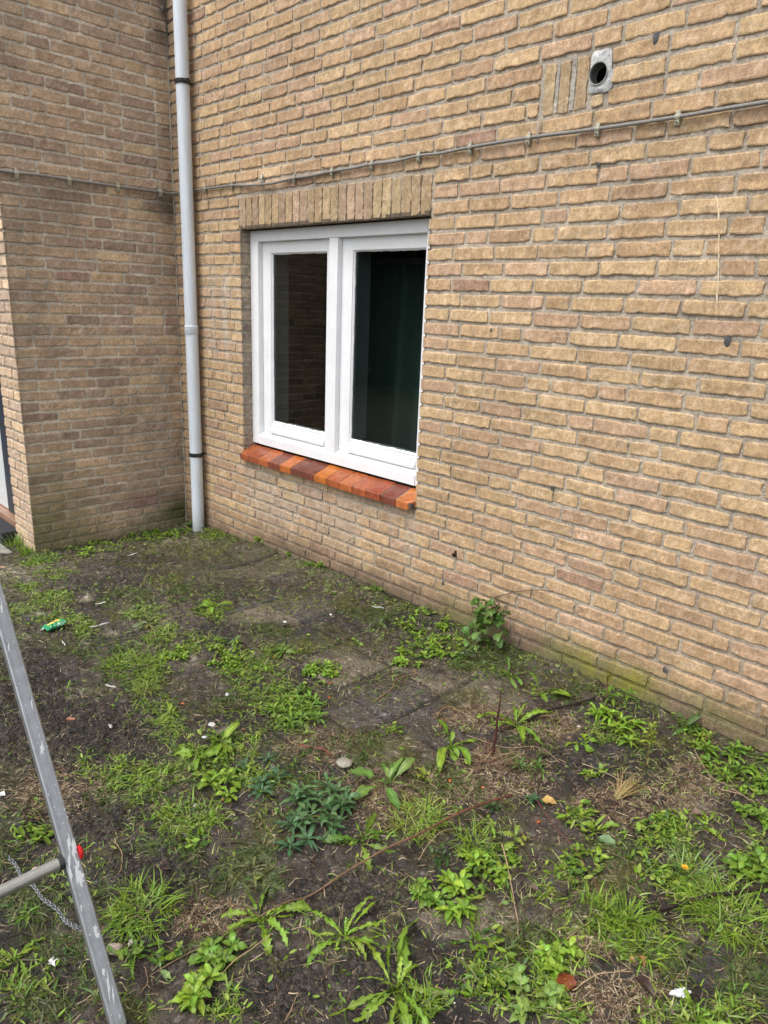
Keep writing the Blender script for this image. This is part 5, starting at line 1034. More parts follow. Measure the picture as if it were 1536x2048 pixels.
# small round weed leaves
def small_leaves(name, x, y, rng, cols, S, label, cat, hz=(.003, .02)):
    N_ = len(x); a = np.linspace(0, 2*np.pi, 9)[:-1]; L = rng.uniform(*S, N_)[:, None]; W_ = L*rng.uniform(.28, .55, N_)[:, None]; az = rng.uniform(0, 6.283, N_)[:, None]
    h = rng.uniform(*hz, N_)[:, None]; p1 = rng.normal(0, .35, N_)[:, None]; p2 = rng.normal(0, .35, N_)[:, None]
    lx = np.cos(a)[None]*L*.5; ly = np.sign(np.sin(a))[None]*np.abs(np.sin(a))[None]**1.5*W_*.5
    px = x[:, None]+lx*np.cos(az)-ly*np.sin(az); py = np.minimum(y[:, None]+lx*np.sin(az)+ly*np.cos(az), -.008); pz = gz(x, y)[:, None]+h+lx*p1+ly*p2+.12*abs(ly)
    pz = np.maximum(pz, gz(px, py)+.001)
    P = np.concatenate([np.stack([px, py, pz], -1), np.stack([x, y, pz.mean(1)-.0008], -1)[:, None]], 1)
    C0 = np.array(cols)[rng.integers(0, len(cols), N_)]*rng.uniform(.75, 1.3, (N_, 1)); Cc = np.repeat(C0[:, None], 9, 1); Cc[:, 8] *= 1.2
    idx = np.arange(N_*9).reshape(N_, 9); f = np.concatenate([np.stack([idx[:, k], idx[:, (k+1) % 8], idx[:, 8], idx[:, 8]], -1) for k in range(8)])
    mb = MB(); mb.add(P.reshape(-1, 3), f, Cc.reshape(-1, 3)); return tag(mb.build(name, M_leaf), label, cat, kind='stuff')
x, y = pick(LEAFY, 7000, rg); x, y = clumped(x, y, rg, .4, 25)
small_leaves('chickweed', x, y, rg, [G1, G2, G1, G3, GY], (.009, .029), 'small-leaved creeping weeds growing in mats between the grass', 'weeds')
x, y = pick(GRASS, 6000, rg); x, y = clumped(x, y, rg, .3, 18)
small_leaves('clover', x, y, rg, [G1, G2, GY], (.007, .018), 'tiny round leaves mixed into the green grass patches', 'weeds')
small_leaves('scattered_weeds', SC_[0], SC_[1], rg, [G1, G2, G1, GY, G3, GO], (.007, .020), 'tiny seedlings and loose leaves scattered between the grass', 'weeds')
# pebbles, grit and crumbs of soil
def grit(name, x, y, rng, cols, S, label, cat, matr, flat=.6, sink=.3):
    N_ = len(x); t = (1+5**.5)/2
    V = np.array([(0,0,1),(1,0,0),(.31,.95,0),(-.81,.59,0),(-.81,-.59,0),(.31,-.95,0),(0,0,-1)], float)
    F = [(0,1,2),(0,2,3),(0,3,4),(0,4,5),(0,5,1),(6,2,1),(6,3,2),(6,4,3),(6,5,4),(6,1,5)]
    S_ = (S[0]*(S[1]/S[0])**(rng.random(N_)**2.2))[:, None, None]*.5; P = V[None]*S_*rng.uniform(.65, 1.25, (N_, 7, 1)); P[..., 2] *= flat
    a = rng.uniform(0, 6.283, N_)[:, None]; X_ = P[..., 0]*np.cos(a)-P[..., 1]*np.sin(a); Y_ = P[..., 0]*np.sin(a)+P[..., 1]*np.cos(a)
    P = np.stack([X_+x[:, None], Y_+y[:, None], P[..., 2]+gz(x, y)[:, None]+S_[..., 0]*flat*(.5-sink)], -1)
    C0 = np.array(cols)[rng.integers(0, len(cols), N_)]*rng.uniform(.55, 1.4, (N_, 1)); Cc = np.repeat(C0[:, None], 7, 1)
    idx = np.arange(N_)[:, None, None]*7; f = (idx+np.array(F)[None]).reshape(-1, 3)
    mb = MB(); mb.add(P.reshape(-1, 3), np.c_[f, f[:, 2]], Cc.reshape(-1, 3)); return tag(mb.build(name, matr), label, cat, kind='stuff')
grit('mud_clods', SOILX[0], SOILX[1], rg, [(.045, .036, .028), (.068, .052, .041), (.03, .025, .021)], (.004, .020), 'clods of dark mud in the trodden bare patches', 'soil', M_soil, .65)
def spread(n):
    x = rg.uniform(-.5, 4.5, n); y = -rg.uniform(.01, 2.4, n); ok = ~((x < .02) & (y > -1.07)); return x[ok], y[ok]
x, y = spread(34000); grit('soil_crumbs', x, y, rg, [(.05, .038, .03), (.085, .066, .05), (.033, .027, .023), (.12, .096, .072)], (.002, .014), 'crumbs of dark wet soil covering the ground', 'soil', M_stone, .7)
x, y = spread(11000); x3, y3 = pick(SAND, 2500, rg); x4, y4 = pick([(0.358, -0.217, 0.155, 0.135, 0.142, -0.08), (1.039, -0.268, 0.244, 0.263, 0.265, -0.173), (2.877, -0.673, 0.206, 0.236, 0.143, -0.15), (0.475, -0.527, 0.141, 0.13, 0.127, -0.064), (2.14, -1.083, 0.055, 0.062, 0.075, -0.046)], 1200, rg)
x = np.r_[x, x3, x4]; y = np.r_[y, y3, y4]
grit('gravel', x, y, rg, [(.42, .38, .30), (.30, .26, .2), (.5, .47, .4), (.22, .19, .15), (.36, .26, .18)], (.0012, .006), 'pale grit and tiny pebbles sprinkled on the soil', 'gravel', M_stone)
# ------------------------------------------------------------------ stones, litter and sticks
def blob(r, fl, rng, seed, col, cvar=.25, n=14, irr=.3, flat_top=False):
    u = np.linspace(0, np.pi, n); v = np.linspace(0, 2*np.pi, 2*n, endpoint=False); U_, V_ = np.meshgrid(u, v, indexing='ij')
    d = 1+irr*(vnoise(np.cos(V_)*np.sin(U_)*1.8+5+seed, np.sin(V_)*np.sin(U_)*1.8+np.cos(U_)*1.7+9, seed)-.5)+irr*.4*(vnoise(np.cos(V_)*np.sin(U_)*5+5, np.sin(V_)*5*np.sin(U_)+np.cos(U_)*5, seed+3)-.5)
    P = np.stack([r[0]*d*np.sin(U_)*np.cos(V_), r[1]*d*np.sin(U_)*np.sin(V_), fl*d*np.cos(U_)], -1)
    c = np.ones(P.shape)*np.array(col)*(1-cvar+2*cvar*fbm(P[..., 0]*90+seed, P[..., 1]*90, seed, 3))[..., None]
    mb = MB(); mb.grid(P[:, ::-1], c[:, ::-1], closed=True); return mb
def put(mb, name, mt, xy, label, cat, dz=0, smooth=True, rz=0, group=None):
    o = mb.build(name, mt, smooth=smooth); z = float(gz(np.array(xy[0]), np.array(xy[1]))); o.location = (xy[0], xy[1], z+dz); o.rotation_euler.z = rz
    return tag(o, label, cat, group)
rg = np.random.default_rng(7)
put(blob((.027, .025), .009, rg, 3, (.30, .275, .23), .4, irr=.16), 'flat_stone', M_stone, (3.022, -1.14), 'round flat grey stone behind the dense dark clump', 'stone', .006)
STN = [((2.2809, -1.5989), .011, .008, (.62, .60, .56), 'white pebble on the bare mud right of the ladder, below the orange chip'),
       ((3.1902, -1.9978), .020, .010, (.42, .33, .28), 'pinkish speckled stone touching the right side of the ladder leg'),
       ((3.2017, -1.9628), .009, .008, (.55, .50, .45), 'small white stone behind the pinkish speckled stone'),
       ((2.8647, -1.599), .008, .006, (.55, .50, .40), 'cream pebble above the middle grass tuft'),
       ((2.3738, -1.1719), .011, .006, (.50, .49, .47), 'white lumpy stone on the mud above the mossy strip'),
       ((2.5175, -1.3283), .014, .006, (.55, .53, .50), 'white stone at the upper left of the sandy patch'),
       ((2.586, -1.3979), .010, .005, (.60, .60, .60), 'white flake at the left edge of the sandy patch'),
       ((2.8056, -2.0409), .010, .007, (.50, .40, .30), 'tan pebble just above the ladder crossbar'),
       ((2.0518, -0.3742), .009, .005, (.52, .51, .49), 'white flake on the soil under the sill end'),
       ((1.9852, -0.6051), .011, .005, (.45, .45, .44), 'grey-white flake in the upper centre of the soil'),
       ((3.4093, -0.3259), .008, .003, (.60, .60, .57), 'thin white chip right of the dark half-buried root'),
       ((3.8842, -0.2688), .007, .004, (.60, .58, .52), 'small white chip left of the large lush clump')]
for i, (xy, a, h, c, lb) in enumerate(STN):
    put(blob((a, a*.75), h, rg, i+11, c, .3, n=9, irr=.5), 'pebble', M_stone, xy, lb, 'pebble', h*.35, rz=i*.7)
put(blob((.019, .010), .010, rg, 33, (.62, .64, .66), .25, n=16, irr=1.1), 'foam_lump', M_stone, (4.1572, -1.1416), 'crumbly white foam lump near the bottom right corner', 'foam', .008, rz=.9)
# star-like white scrap
mb = MB(); a = np.linspace(0, 2*np.pi, 11)[:-1]; rr = np.array([.016, .006, .013, .005, .014, .007, .012, .005, .013, .006])
V = [(0, 0, .004)]+[(q*math.cos(t), q*math.sin(t), .001+.003*(i % 3)) for i, (q, t) in enumerate(zip(rr, a))]; mb.add(V, [(0, i+1, (i+1) % 10+1, (i+1) % 10+1) for i in range(10)], (.62, .61, .58))
o = put(mb, 'paper_scrap', M_white, (3.1323, -2.1183), 'jagged white scrap on the soil left of the ladder leg', 'scrap', .003, False); so_ = o.modifiers.new('s', 'SOLIDIFY'); so_.thickness = .001
mb = MB(); V = [(-.012, -.006, 0), (.011, -.008, .003), (.013, .005, .0), (-.006, .009, .004)]; mb.add(V, [(0, 1, 2, 3)], (.6, .6, .6))
o = put(mb, 'paper_scrap', M_white, (2.4278, -2.004), 'white scrap cut off by the left edge', 'scrap', .003, False); so_ = o.modifiers.new('s', 'SOLIDIFY'); so_.thickness = .001
# orange brick chip
def chip(L, W, T, c, rgn):
    mb = MB(); mb.box(-L/2, L/2, -W/2, W/2, 0, T, c); m_ = mb; V = m_.v[0]; V += rgn.normal(0, L*.05, V.shape)*[1, 1, .3]; return m_
put(chip(.034, .014, .010, (.44, .20, .12), rg), 'brick_chip', M_stone, (2.1322, -1.6758), 'flat orange brick chip on the mud right of the ladder', 'brick chip', -.002, False, .75)
put(chip(.028, .018, .010, (.42, .27, .19), rg), 'brick_chip', M_stone, (0.1481, -1.2904), 'pale orange brick chip at the left edge below the flagstones', 'brick chip', -.002, False, .75)
# white plastic strips
def strip(p0, p1, w, c, name, label, cat='strip', curve=0, mt=M_white, h=.004):
    p0 = np.array(p0); p1 = np.array(p1); cx = (p0+p1)/2; L = np.linalg.norm(p1-p0); t = np.linspace(-.5, .5, 9); z = float(gz(np.array(cx[0]), np.array(cx[1])))
    mb = MB(); P = []
    for s_ in t:
        q = np.array([s_*L, curve*L*(.25-s_*s_), h+.002*math.sin(s_*9)]); k = 1 if abs(s_) < .49 else .6
        P.append([q+[0, w/2*k, 0], q+[0, w/2*k, .0022], q+[0, -w/2*k, .0022], q+[0, -w/2*k, 0]])
    mb.grid(np.array(P), c, closed=True); o = mb.build(name, mt); o.location = (cx[0], cx[1], z); o.rotation_euler.z = math.atan2(p1[1]-p0[1], p1[0]-p0[0]); return tag(o, label, cat)
strip((1.4154, -1.3046), (1.4232, -1.2097), .010, (.50, .52, .52), 'plastic_strip', 'greyish white plastic strip right of the green wrapper')
strip((1.1512, -1.1676), (1.1559, -1.0919), .008, (.66, .63, .55), 'plastic_strip', 'cream plastic strip above the greyish one')
strip((1.4767, -1.4566), (1.5217, -1.461), .004, (.7, .7, .68), 'plastic_strip', 'very short white stick below the green wrapper')
strip((1.9907, -1.4862), (2.0468, -1.465), .007, (.68, .66, .6), 'plastic_strip', 'curved white strip beside the largest upper left grass tuft', curve=.35)
strip((2.1297, -0.1695), (2.183, -0.1368), .005, (.66, .68, .67), 'plastic_strip', 'short white stick at the wall below the sill end')
strip((0.4985, -0.6868), (0.4809, -0.6135), .010, (.5, .5, .48), 'plastic_strip', 'grey-white strip in front of the side wall halfway to the drainpipe')
# green sweet wrapper, crumpled
wx, wy = (1.3354, -1.434); ux, uy = (1.3069, -1.3541); dxy = np.array([ux-wx, uy-wy]); rzw = math.atan2(dxy[1], dxy[0])
n1, n2 = 34, 20; u = np.linspace(-1, 1, n1); v = np.linspace(0, 2*np.pi, n2, endpoint=False); U_, V_ = np.meshgrid(u, v, indexing='ij')
env = np.clip(1-np.abs(U_)**5, .12, 1); cr = fbm(U_*5+3, np.cos(V_)*2+U_, 5, 3)-.5; cr2 = fbm(U_*11, np.sin(V_)*3, 6, 2)-.5
P = np.stack([U_*.058*(1+.06*np.cos(V_*2)), np.cos(V_)*(.026+.01*cr+.009*cr2)*(.75+.25*env), .017+np.sin(V_)*(.014+.012*cr+.008*cr2)*env], -1)
col = np.ones(P.shape)*np.array((.01, .23, .085))*(.7+.7*fbm(U_*6, V_*1.3, 9, 2))[..., None]
top = (np.sin(V_) > .62) & (np.abs(U_+.05+.1*np.cos(V_*3)) < .62) & (np.cos(V_) > -.05) & (np.cos(V_) < .65); col[top] = (.60, .52, .06)
og = top & (np.abs(U_-.1) < .16); col[og] = (.66, .22, .02)
wh = (np.cos(V_) < -.25) & (np.sin(V_) > -.1) & (np.sin(V_) < .75) & (U_ > -.2) & (U_ < .75) & ((U_*13 % 2) > .7); col[wh] = (.34, .55, .42)
mb = MB(); mb.grid(P[:, ::-1], col[:, ::-1], closed=True); put(mb, 'sweet_wrapper', M_plastic, (wx, wy), 'crumpled green and yellow plastic wrapper on the soil at the left', 'wrapper', 0, False, rzw)
strip((1.3516, -1.5065), (1.3474, -1.4786), .005, (.7, .7, .68), 'plastic_strip', 'tiny white stick poking out under the left end of the green wrapper')
# fallen leaves and petals
def fallen(xy, L, W, col, label, rz, name='fallen_leaf', cat='leaf', lobed=False, lift=.2, curl=.4):
    rgn = np.random.default_rng(int(L*1e5)); n = 10; s = np.linspace(0, 1, n); w = np.sin(np.pi*s**.7)**.8*W/2+.0006; rows = []
    for k in (-1, -.5, 0, .5, 1):
        rows.append(np.c_[(s-.5)*L, k*w*(1+.15*np.sin(s*40)*(abs(k) == 1)), .004+lift*L*.2*np.sin(np.pi*s)+curl*abs(k)**1.5*w*.8+.08*L*(vnoise(s*4, s*0+k*3, 5)-.5)])
    P = np.stack(rows, 1); c = np.ones(P.shape)*np.array(col)*(.75+.5*fbm(P[..., 0]*200, P[..., 1]*200, 3, 3))[..., None]; c[:, 2] *= 1.25
    mb = MB(); mb.grid(P, c); return put(mb, name, M_leaf, xy, label, cat, .003, True, rz)
fallen((3.5751, -0.7705), .048, .036, (.55, .36, .12), 'fallen pale yellow leaf below the grey-green whorl', .5)
fallen((3.959, -1.2955), .050, .042, (.22, .055, .02), 'fallen rust-red leaf near the bottom right', 2.3, lift=.6)
fallen((4.0934, -1.1841), .060, .020, (.055, .03, .022), 'curled dark brown leaf left of the white foam lump', -.3, lift=.8, curl=1.2)
fallen((3.7929, -0.8038), .066, .040, (.17, .27, .13), 'upturned pale green leaf with white veins lying on the soil right of centre', -.15, lift=.3)
fallen((4.0339, -1.1228), .018, .009, (.5, .30, .10), 'tan seed husk left of the pair behind the dark curled leaf', -.4, 'husk', 'husk', curl=1.0)
fallen((4.0564, -1.1201), .030, .012, (.36, .20, .08), 'longer tan seed husk behind the dark curled leaf', -.8, 'husk', 'husk', curl=1.0)
fallen((3.9234, -0.4984), .034, .026, (.22, .15, .11), 'shrivelled brown leaf above the flat dandelion leaves', .6, curl=1.0)
fallen((3.7516, -1.1151), .030, .022, (.14, .085, .06), 'shrivelled brown leaf in the grass right of the pale bent stalk', .2, curl=1.0)
PET = [((965,1573), 'orange petal right of the dead red-brown stem foot'), ((1078,1641), 'orange petal below the fallen pale yellow leaf'), ((899,1559), 'orange petal below the sparse drooping weed'),
       ((364,1404), 'bright orange petal left of the mossy strip'), ((661,1366), 'orange petal behind the exposed tan slab'), ((658,1393), 'orange petal at the back edge of the exposed tan slab'),
       ((486,1463), 'reddish petal on the sandy slab between the twigs'), ((550,1312), 'orange petal under the weed in the centre of the upper soil'), ((445,1605), 'reddish petal above the dull muddy dandelion')]
PXY = [(3.3953, -0.8806), (3.6085, -0.8802), (3.3016, -0.9327), (2.3147, -1.3339), (2.5743, -0.8194), (2.6507, -0.8917), (2.6339, -1.2743), (2.2375, -0.8473), (2.9137, -1.5341)]
for i, ((_, lb), xy) in enumerate(zip(PET, PXY)):
    fallen(xy, .0145+.0011*i % .004, .008, (.62, .17, .045) if i not in (6, 8) else (.38, .12, .09), lb, .3+i*1.1, 'petal', 'petal', curl=.8)
# twigs and stems: list of ground points with heights above the soil
def stick(name, pts, hs, r0, r1, c0, label, cat, mt=M_wood, c1=None, n=8, wob=.0015):
    P = np.array([(x, y, float(gz(np.array(x), np.array(y)))+h) for (x, y), h in zip(pts, hs)]); o0 = P[0].copy(); P = smooth_path(P-o0, n)
    t = np.linspace(0, 1, len(P)); P = P+np.c_[(vnoise(t*14, t*0+r0*999, 3)-.5)*wob*2, (vnoise(t*14, t*0+4, 5)-.5)*wob*2, (vnoise(t*9, t*0, 6)-.5)*wob]
    w = P+o0; P[:, 2] = np.maximum(P[:, 2], gz(w[:, 0], w[:, 1])+r1*.4-o0[2])
    r = (r0+(r1-r0)*t)*(1+.35*(vnoise(t*20, t*0+2, 7)-.5)); c0 = np.array(c0); c1 = c0 if c1 is None else np.array(c1)
    cc = c0+(c1-c0)*t[:, None]; cc = cc*(.75+.5*vnoise(t*18, t*0, 8))[:, None]
    mb = MB(); mb.tube(P, r, cc, 7); o = mb.build(name, mt, smooth=True); o.location = o0; return tag(o, label, cat)
stick('red_stem', [(3.496, -0.8663), (3.4718, -0.9898), (3.451, -1.1039), (3.4272, -1.2281), (3.4076, -1.3471), (3.3919, -1.4608), (3.3784, -1.5681), (3.363, -1.6512), (3.3448, -1.7708), (3.3268, -1.881), (3.3082, -1.9706)], [.03,.035,.035,.035,.03,.02,.015,.02,.025,.015,.005], .0042, .0012, (.10, .03, .02), 'very long thin red stem lying diagonally across the soil', 'stem', c1=(.25, .17, .10))
ds = stick('dead_stem', [(3.3201, -0.7333), ((3.3201, -0.7333)[0]+.004, (3.3201, -0.7333)[1]+.003), ((3.3201, -0.7333)[0]+.006, (3.3201, -0.7333)[1]+.004), ((3.3201, -0.7333)[0]+.008, (3.3201, -0.7333)[1]+.006)], [0, .08, .16, .25], .0062, .0016, (.075, .026, .02), 'dead red-brown stem standing upright in the middle of the weeds', 'stem')
stick('buried_root', [(3.2404, -0.5825), (3.2581, -0.4528), (3.2846, -0.344), (3.3252, -0.2158), (3.3577, -0.1222)], [.0,.004,.012,.014,.008], .007, .0035, (.035, .024, .018), 'dark half-buried root running toward the wall', 'root')
stick('buried_root', [(3.4045, -0.7739), (3.42, -0.6834), (3.4362, -0.5891), (3.463, -0.5062)], [.0,.003,.004,.0], .0045, .003, (.035, .025, .018), 'second dark root parallel to the first, in front of it', 'root')
stick('dark_stick', [(4.0023, -0.9368), (4.0373, -0.8743), (4.0817, -0.7936), (4.1222, -0.7314), (4.1761, -0.6466)], [.006,.008,.010,.012,.016], .0055, .0045, (.028, .018, .015), 'dark wet stick reaching in from the right edge', 'stick')
stick('twig', [(2.4067, -1.2735), (2.4995, -1.2734), (2.5915, -1.2693), (2.658, -1.2612)], [.01,.008,.006,.004], .0026, .0015, (.045, .032, .025), 'short dark twig over the sandy patch, the steeper of two', 'twig')
stick('twig', [(2.4678, -1.247), (2.543, -1.183), (2.6146, -1.1331), (2.6855, -1.0836)], [.01,.012,.008,.004], .0038, .0028, (.045, .032, .025), 'thick dark twig lying along the mossy strip', 'twig')
stick('twig', [(2.5822, -1.2356), (2.6525, -1.215), (2.7263, -1.203), (2.7895, -1.1961)], [.006,.01,.01,.004], .0026, .0016, (.045, .032, .025), 'dark twig ending at the left edge of the bright leafy clump', 'twig')
stick('twig', [(2.6802, -0.9852), (2.7805, -0.9962), (2.8894, -0.9953), (3.0037, -1.0168), (3.0836, -1.0296)], [.01,.012,.008,.008,.004], .0026, .0014, (.075, .045, .03), 'long brown twig lying over the exposed tan slab and moss', 'twig')
stick('twig', [(2.8257, -1.053), (2.8778, -1.1235), (2.8847, -1.1944), (2.8956, -1.2657)], [.01,.015,.012,.004], .0022, .0014, (.06, .04, .03), 'thin twig behind the round grey stone, pointing down left', 'twig')
stick('reddish_stalk', [(2.8393, -1.1846), (2.8756, -1.1657), (2.9172, -1.1449), (2.9515, -1.1363)], [.008,.01,.01,.006], .0034, .0024, (.22, .075, .05), 'short reddish stalk left of the round grey stone', 'stalk')
stick('vine', [(2.785, -0.7782), (2.7797, -0.7274), (2.7684, -0.6579), (2.7339, -0.612), (2.7349, -0.5604), (2.7529, -0.5076), (2.7299, -0.5014)], [.004,.008,.014,.012,.012,.014,.018], .0022, .0028, (.20, .12, .06), 'curly tan dry vine on the dark slab', 'vine', n=10)
stick('vine', [(3.026, -0.6865), (3.0048, -0.6371), (3.0133, -0.5949), (3.0427, -0.5884)], [.0,.012,.014,.006], .0018, .0016, (.28, .17, .07), 'tan root loop in front of the dark slab', 'root')
stick('vine', [(3.0759, -0.7206), (3.0598, -0.694), (3.0652, -0.6778)], [.0,.008,.006], .0022, .002, (.30, .18, .06), 'short orange-brown root hook just below the tan root loop', 'root')
stick('twig', [(2.7223, -0.6003), (2.8582, -0.5671), (2.9699, -0.5443), (3.0525, -0.5227), (3.1143, -0.4685)], [.006,.006,.006,.008,.01], .0016, .001, (.12, .08, .05), 'thin twig crossing the dark slab toward the dead stem', 'twig')
stick('pale_stalk', [(3.6048, -1.0604), (3.6524, -1.1037), (3.7023, -1.1491), (3.7493, -1.1963), (3.8064, -1.2589)], [.025,.02,.012,.008,.004], .0020, .0013, (.36, .25, .16), 'pale bent stalk lying on bare soil, pointing from the small bright dandelion toward the viewer', 'stalk', M_straw)
stick('thin_red_stem', [(3.5557, -0.8101), (3.6578, -0.8703), (3.7483, -0.9215), (3.8309, -0.9681), (3.8824, -1.006)], [.02,.016,.018,.016,.008], .0014, .001, (.16, .05, .04), 'thin red stem slanting down from the fallen pale yellow leaf', 'stem')
stick('pale_stalk', [(3.431, -1.8739), (3.4154, -1.8235), (3.4218, -1.7734), (3.4169, -1.7131)], [.006,.01,.014,.01], .0016, .0012, (.36, .25, .13), 'straw-coloured stalk below the broad leaves on the red stem', 'stalk', M_straw)
stick('twig', [(2.5732, -1.9158), (2.6089, -1.8557), (2.7081, -1.8298), (2.7979, -1.8103)], [.004,.006,.008,.004], .0015, .001, (.06, .04, .035), 'thin dark twig on the mud right of the ladder above the red cap', 'twig')
stick('twig', [(2.8645, -1.8511), (2.9216, -1.8562), (2.9632, -1.8729), (2.9872, -1.891)], [.012,.014,.014,.004], .0013, .0011, (.30, .20, .10), 'bent tan twig on the bare mud right of the red cap', 'twig')
stick('twig', [(2.8379, -1.5661), (2.7854, -1.5961), (2.7453, -1.6335)], [.004,.008,.004], .0022, .0014, (.09, .06, .045), 'short brown twig above the middle grass tuft', 'twig')
stick('twig', [(2.9374, -2.1686), (3.0182, -2.1275), (3.117, -2.0956), (3.1793, -2.0863)], [.006,.008,.006,.004], .002, .0014, (.05, .035, .03), 'dark twig under the chain left of the ladder leg', 'twig')
stick('twig', [(2.4846, -2.0274), (2.5787, -1.9957), (2.6168, -1.9949)], [.004,.008,.006], .0018, .0012, (.08, .05, .04), 'short twig at the left edge above the chain', 'twig')
stick('pale_stalk', [(3.9299, -0.3433), (3.983, -0.32), (4.0284, -0.3119)], [.02,.02,.018], .0017, .001, (.36, .24, .18), 'pinkish pale stalk at the front of the large lush clump', 'stalk', M_straw)
stick('pale_stalk', [(3.7895, -0.2235), (3.8817, -0.303), (3.9412, -0.312), (4.012, -0.3162)], [.03,.02,.02,.015], .0014, .001, (.30, .22, .14), 'long pale stalk slanting across the dark slab toward the right edge', 'stalk', M_straw)
stick('pale_stalk', [(3.87, -1.2879), (3.8906, -1.2305), (3.9023, -1.1604), (3.9134, -1.0971)], [.004,.01,.012,.012], .0016, .0012, (.34, .26, .14), 'pale stalk left of the upright grass tufts', 'stalk', M_straw)
stick('pale_stalk', [(3.9835, -1.3037), (4.0016, -1.2378), (4.0277, -1.1942), (4.0491, -1.1593)], [.008,.02,.02,.01], .0018, .0012, (.34, .24, .14), 'pale arched stalk right of the fallen rust-red leaf', 'stalk', M_straw)
stick('pale_stalk', [(3.5425, -0.5242), (3.6374, -0.5273), (3.6933, -0.5152)], [.012,.01,.004], .0015, .001, (.36, .28, .18), 'pale straight stalk leading to the straw-coloured tuft', 'stalk', M_straw)
stick('pale_stalk', [(3.1983, -0.7156), (3.3144, -0.6523), (3.3988, -0.5789), (3.4913, -0.5822)], [.02,.016,.01,.006], .0014, .001, (.30, .22, .14), 'pale stalk crossing in front of the smooth-leaved dandelion', 'stalk', M_straw)
stick('pale_stalk', [(3.4786, -1.2685), (3.4604, -1.1972), (3.462, -1.1167), (3.5426, -1.0207)], [.006,.012,.014,.008], .0013, .001, (.32, .22, .13), 'bent pale stalk left of the thin pale grass tuft', 'stalk', M_straw)
stick('pale_stalk', [(3.3379, -2.0056), (3.3191, -1.9809), (3.2844, -1.9718)], [.004,.006,.008], .0014, .001, (.30, .2, .12), 'forked-looking straw right of the ladder foot', 'stalk', M_straw)
stick('pale_stalk', [(3.5966, -1.8106), (3.5799, -1.7779), (3.5631, -1.7484)], [.004,.008,.006], .0014, .001, (.30, .2, .12), 'straw left of the largest dandelion at the bottom', 'stalk', M_straw)
stick('twig', [(3.8183, -0.8438), (3.8652, -0.8402), (3.9193, -0.8302), (3.9423, -0.8183)], [.008,.01,.008,.004], .0014, .001, (.13, .09, .06), 'thin twig below the lone bluish grey seedling', 'twig')
# dry straw-coloured tuft and fine dry stalks by the wall
rg = np.random.default_rng(61); tx_, ty_ = (3.7108, -0.5967); ex, ey = (3.7235, -0.4023)
mb = MB(); ang = math.atan2(ey-ty_, ex-tx_)
for i in range(75):
    a = ang+rg.normal(0, .28); L = rg.uniform(.05, .13); q = rg.normal(0, .006, 2); blade(mb, (tx_+q[0], ty_+q[1], float(gz(np.array(tx_), np.array(ty_)))+.004), a, L, .0016, rg.uniform(.05, .6), rg.uniform(.1, .8), vary((.30, .21, .10) if i % 3 else (.22, .22, .08), rg, .3), rg)
l_ = localise(mb, tx_, ty_); tag(mb.build('dry_tuft', M_straw, loc=l_), 'straw-coloured dry tuft fanned out on the dark slab near the wall', 'dry grass')
rg = np.random.default_rng(62); tx_, ty_ = (3.3288, -0.7447)
mb = MB()
for i in range(90):
    a = rg.uniform(0, 6.28); L = rg.uniform(.04, .13); q = rg.normal(0, .03, 2); blade(mb, (tx_+q[0], ty_+q[1], float(gz(np.array(tx_+q[0]), np.array(ty_+q[1])))+.003), a, L, .0014, rg.uniform(.0, .5), rg.uniform(.0, .6), vary((.13, .07, .05) if i % 3 else (.28, .2, .12), rg, .3), rg)
l_ = localise(mb, tx_, ty_); tag(mb.build('dry_tuft', M_straw, loc=l_), 'reddish dry stalks fallen around the foot of the dead upright stem', 'dry grass')
for i, (xy, lb) in enumerate(zip([(3.7751, -0.1066), (3.3907, -0.0842), (3.8899, -0.0216)], ('wiry reddish dry stalk leaning on the wall behind the dark spiky rosette', 'wiry dry stalk in front of the yellow algae stain on the wall', 'wiry dry stalk at the wall above the large lush clump'))):
    rg = np.random.default_rng(70+i); x, y = xy; y = min(y, -.03); z = float(gz(np.array(x), np.array(y))); mb = MB()
    for k in range(3):
        e = np.array([rg.uniform(-.07, .07), rg.uniform(-.01, .015), rg.uniform(.07, .14)]); mb.tube(smooth_path([(0, 0, 0), e*.5+[0, 0, .02], e, e+[rg.uniform(-.04, .04), 0, -.012]], 5), np.linspace(.0009, .0005, 16), (.27, .16, .09), 5)
    tag(mb.build('dry_stalk', M_straw, loc=(x, y, z)), lb, 'stalk')
# loop of white wire at the pipe foot
wx, wy = (0.3353, -0.0753); z = float(gz(np.array(wx), np.array(wy)))
mb = MB(); mb.tube(smooth_path([(.012, -.006, .045), (-.012, .01, .05), (-.03, .02, .03), (-.028, .016, .006), (.0, .0, .004), (.02, -.01, .006), (.022, -.012, .016), (.034, -.02, .010)], 8), .0022, (.5, .5, .48), 7)
tag(mb.build('wire', M_white, smooth=True, loc=(wx, wy, z)), 'bent loop of white wire at the foot of the drainpipe', 'wire')
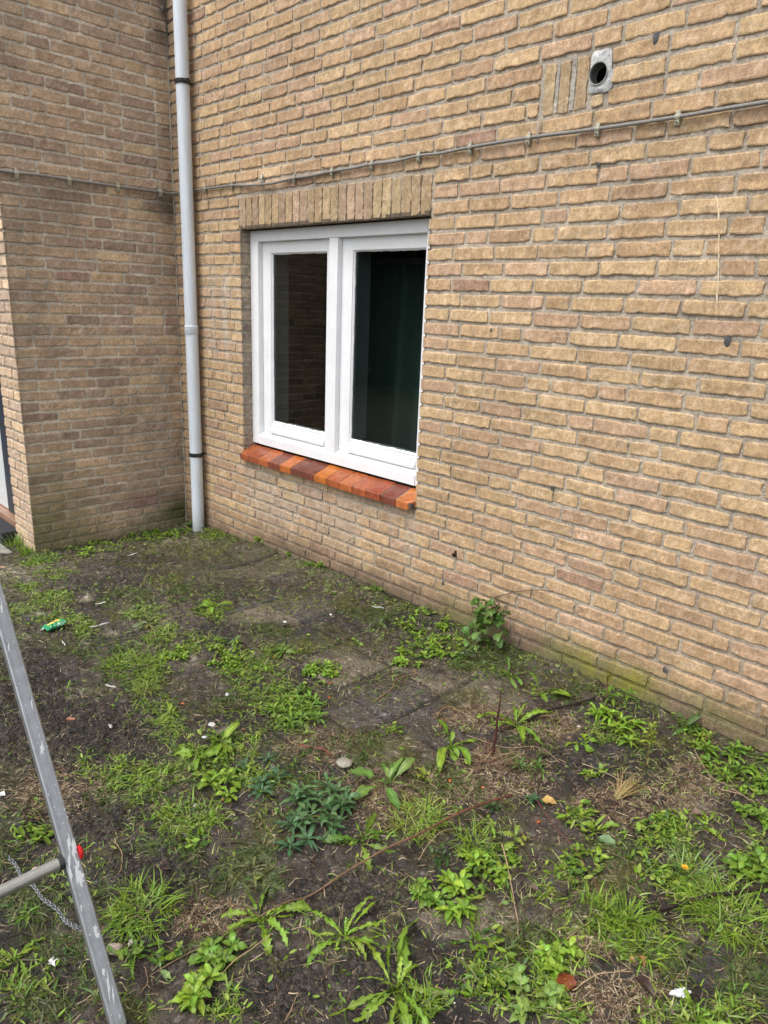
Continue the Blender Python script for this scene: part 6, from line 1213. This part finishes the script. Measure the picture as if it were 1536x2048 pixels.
# small hooks high in the corner
for i, ((y, z), lb) in enumerate(zip([(-0.0345, 3.2439), (0.0018, 0.5078)], ('small grey hook high in the inner corner', 'small rusty hook low in the inner corner beside the lower pipe bracket'))):
    mb = MB(); y = min(y, -.02); mb.tube(smooth_path([(0, 0, 0), (.018, 0, 0), (.024, 0, -.008), (.02, 0, -.018)], 5), .0035, (.22, .21, .19), 7); mb.box(-.002, .004, -.012, .012, -.014, .014, (.25, .24, .22)); tag(mb.build('wall_hook', M_dull, loc=(.002, y, z)), lb, 'hook')
# ------------------------------------------------------------------ unseen evergreen screen, added so the right pane reflects no bright sky
hd = empty('reflection_screen', (-6.5, -6.5, 0), 'unseen dark evergreen screen across the yard, added to darken the reflection in the right pane', 'reflection_screen')
rg = np.random.default_rng(3); mb = MB()
hx0, hy0, hx1, hy1 = -9.0, -3.0, -4.4, -10.0
N_ = 9000; t = rg.random(N_); o_ = rg.normal(0, .16, N_); x = hx0+(hx1-hx0)*t+o_*.83; y = hy0+(hy1-hy0)*t+o_*.55; z = rg.uniform(.0, 4.6, N_)*(.93+.1*vnoise(t*14, t*0, 3))
n_ = rg.normal(size=(N_, 3)); n_ /= np.linalg.norm(n_, axis=1)[:, None]; q = rg.normal(size=(N_, 3)); q -= n_*(q*n_).sum(1)[:, None]; q /= np.linalg.norm(q, axis=1)[:, None]; w_ = np.cross(n_, q)
S_ = rg.uniform(.05, .13, N_)[:, None]; B = np.c_[x, y, z]-np.array([-6.5, -6.5, 0]); P = np.stack([B-q*S_, B+w_*S_*.4, B+q*S_, B-w_*S_*.4], 1)
mb.add(P.reshape(-1, 3), np.arange(N_*4).reshape(-1, 4), np.repeat(np.array((.035, .06, .025))*rg.uniform(.5, 1.3, (N_, 1)), 4, 0)); mb.build('foliage', M_leaf, hd)
mb = MB(); v = np.array([hx1-hx0, hy1-hy0]); v /= np.linalg.norm(v); nn_ = np.array([-v[1], v[0]])*.16
P = [];
for zz in (0, 4.3): P.append([np.r_[np.array([hx0, hy0])+nn_, zz], np.r_[np.array([hx1, hy1])+nn_, zz], np.r_[np.array([hx1, hy1])-nn_, zz], np.r_[np.array([hx0, hy0])-nn_, zz]])
mb.grid(np.array(P)-np.array([-6.5, -6.5, 0]), (.015, .022, .012), closed=True); mb.build('screen_core', M_dark, hd)  # solid dark body inside the added screen
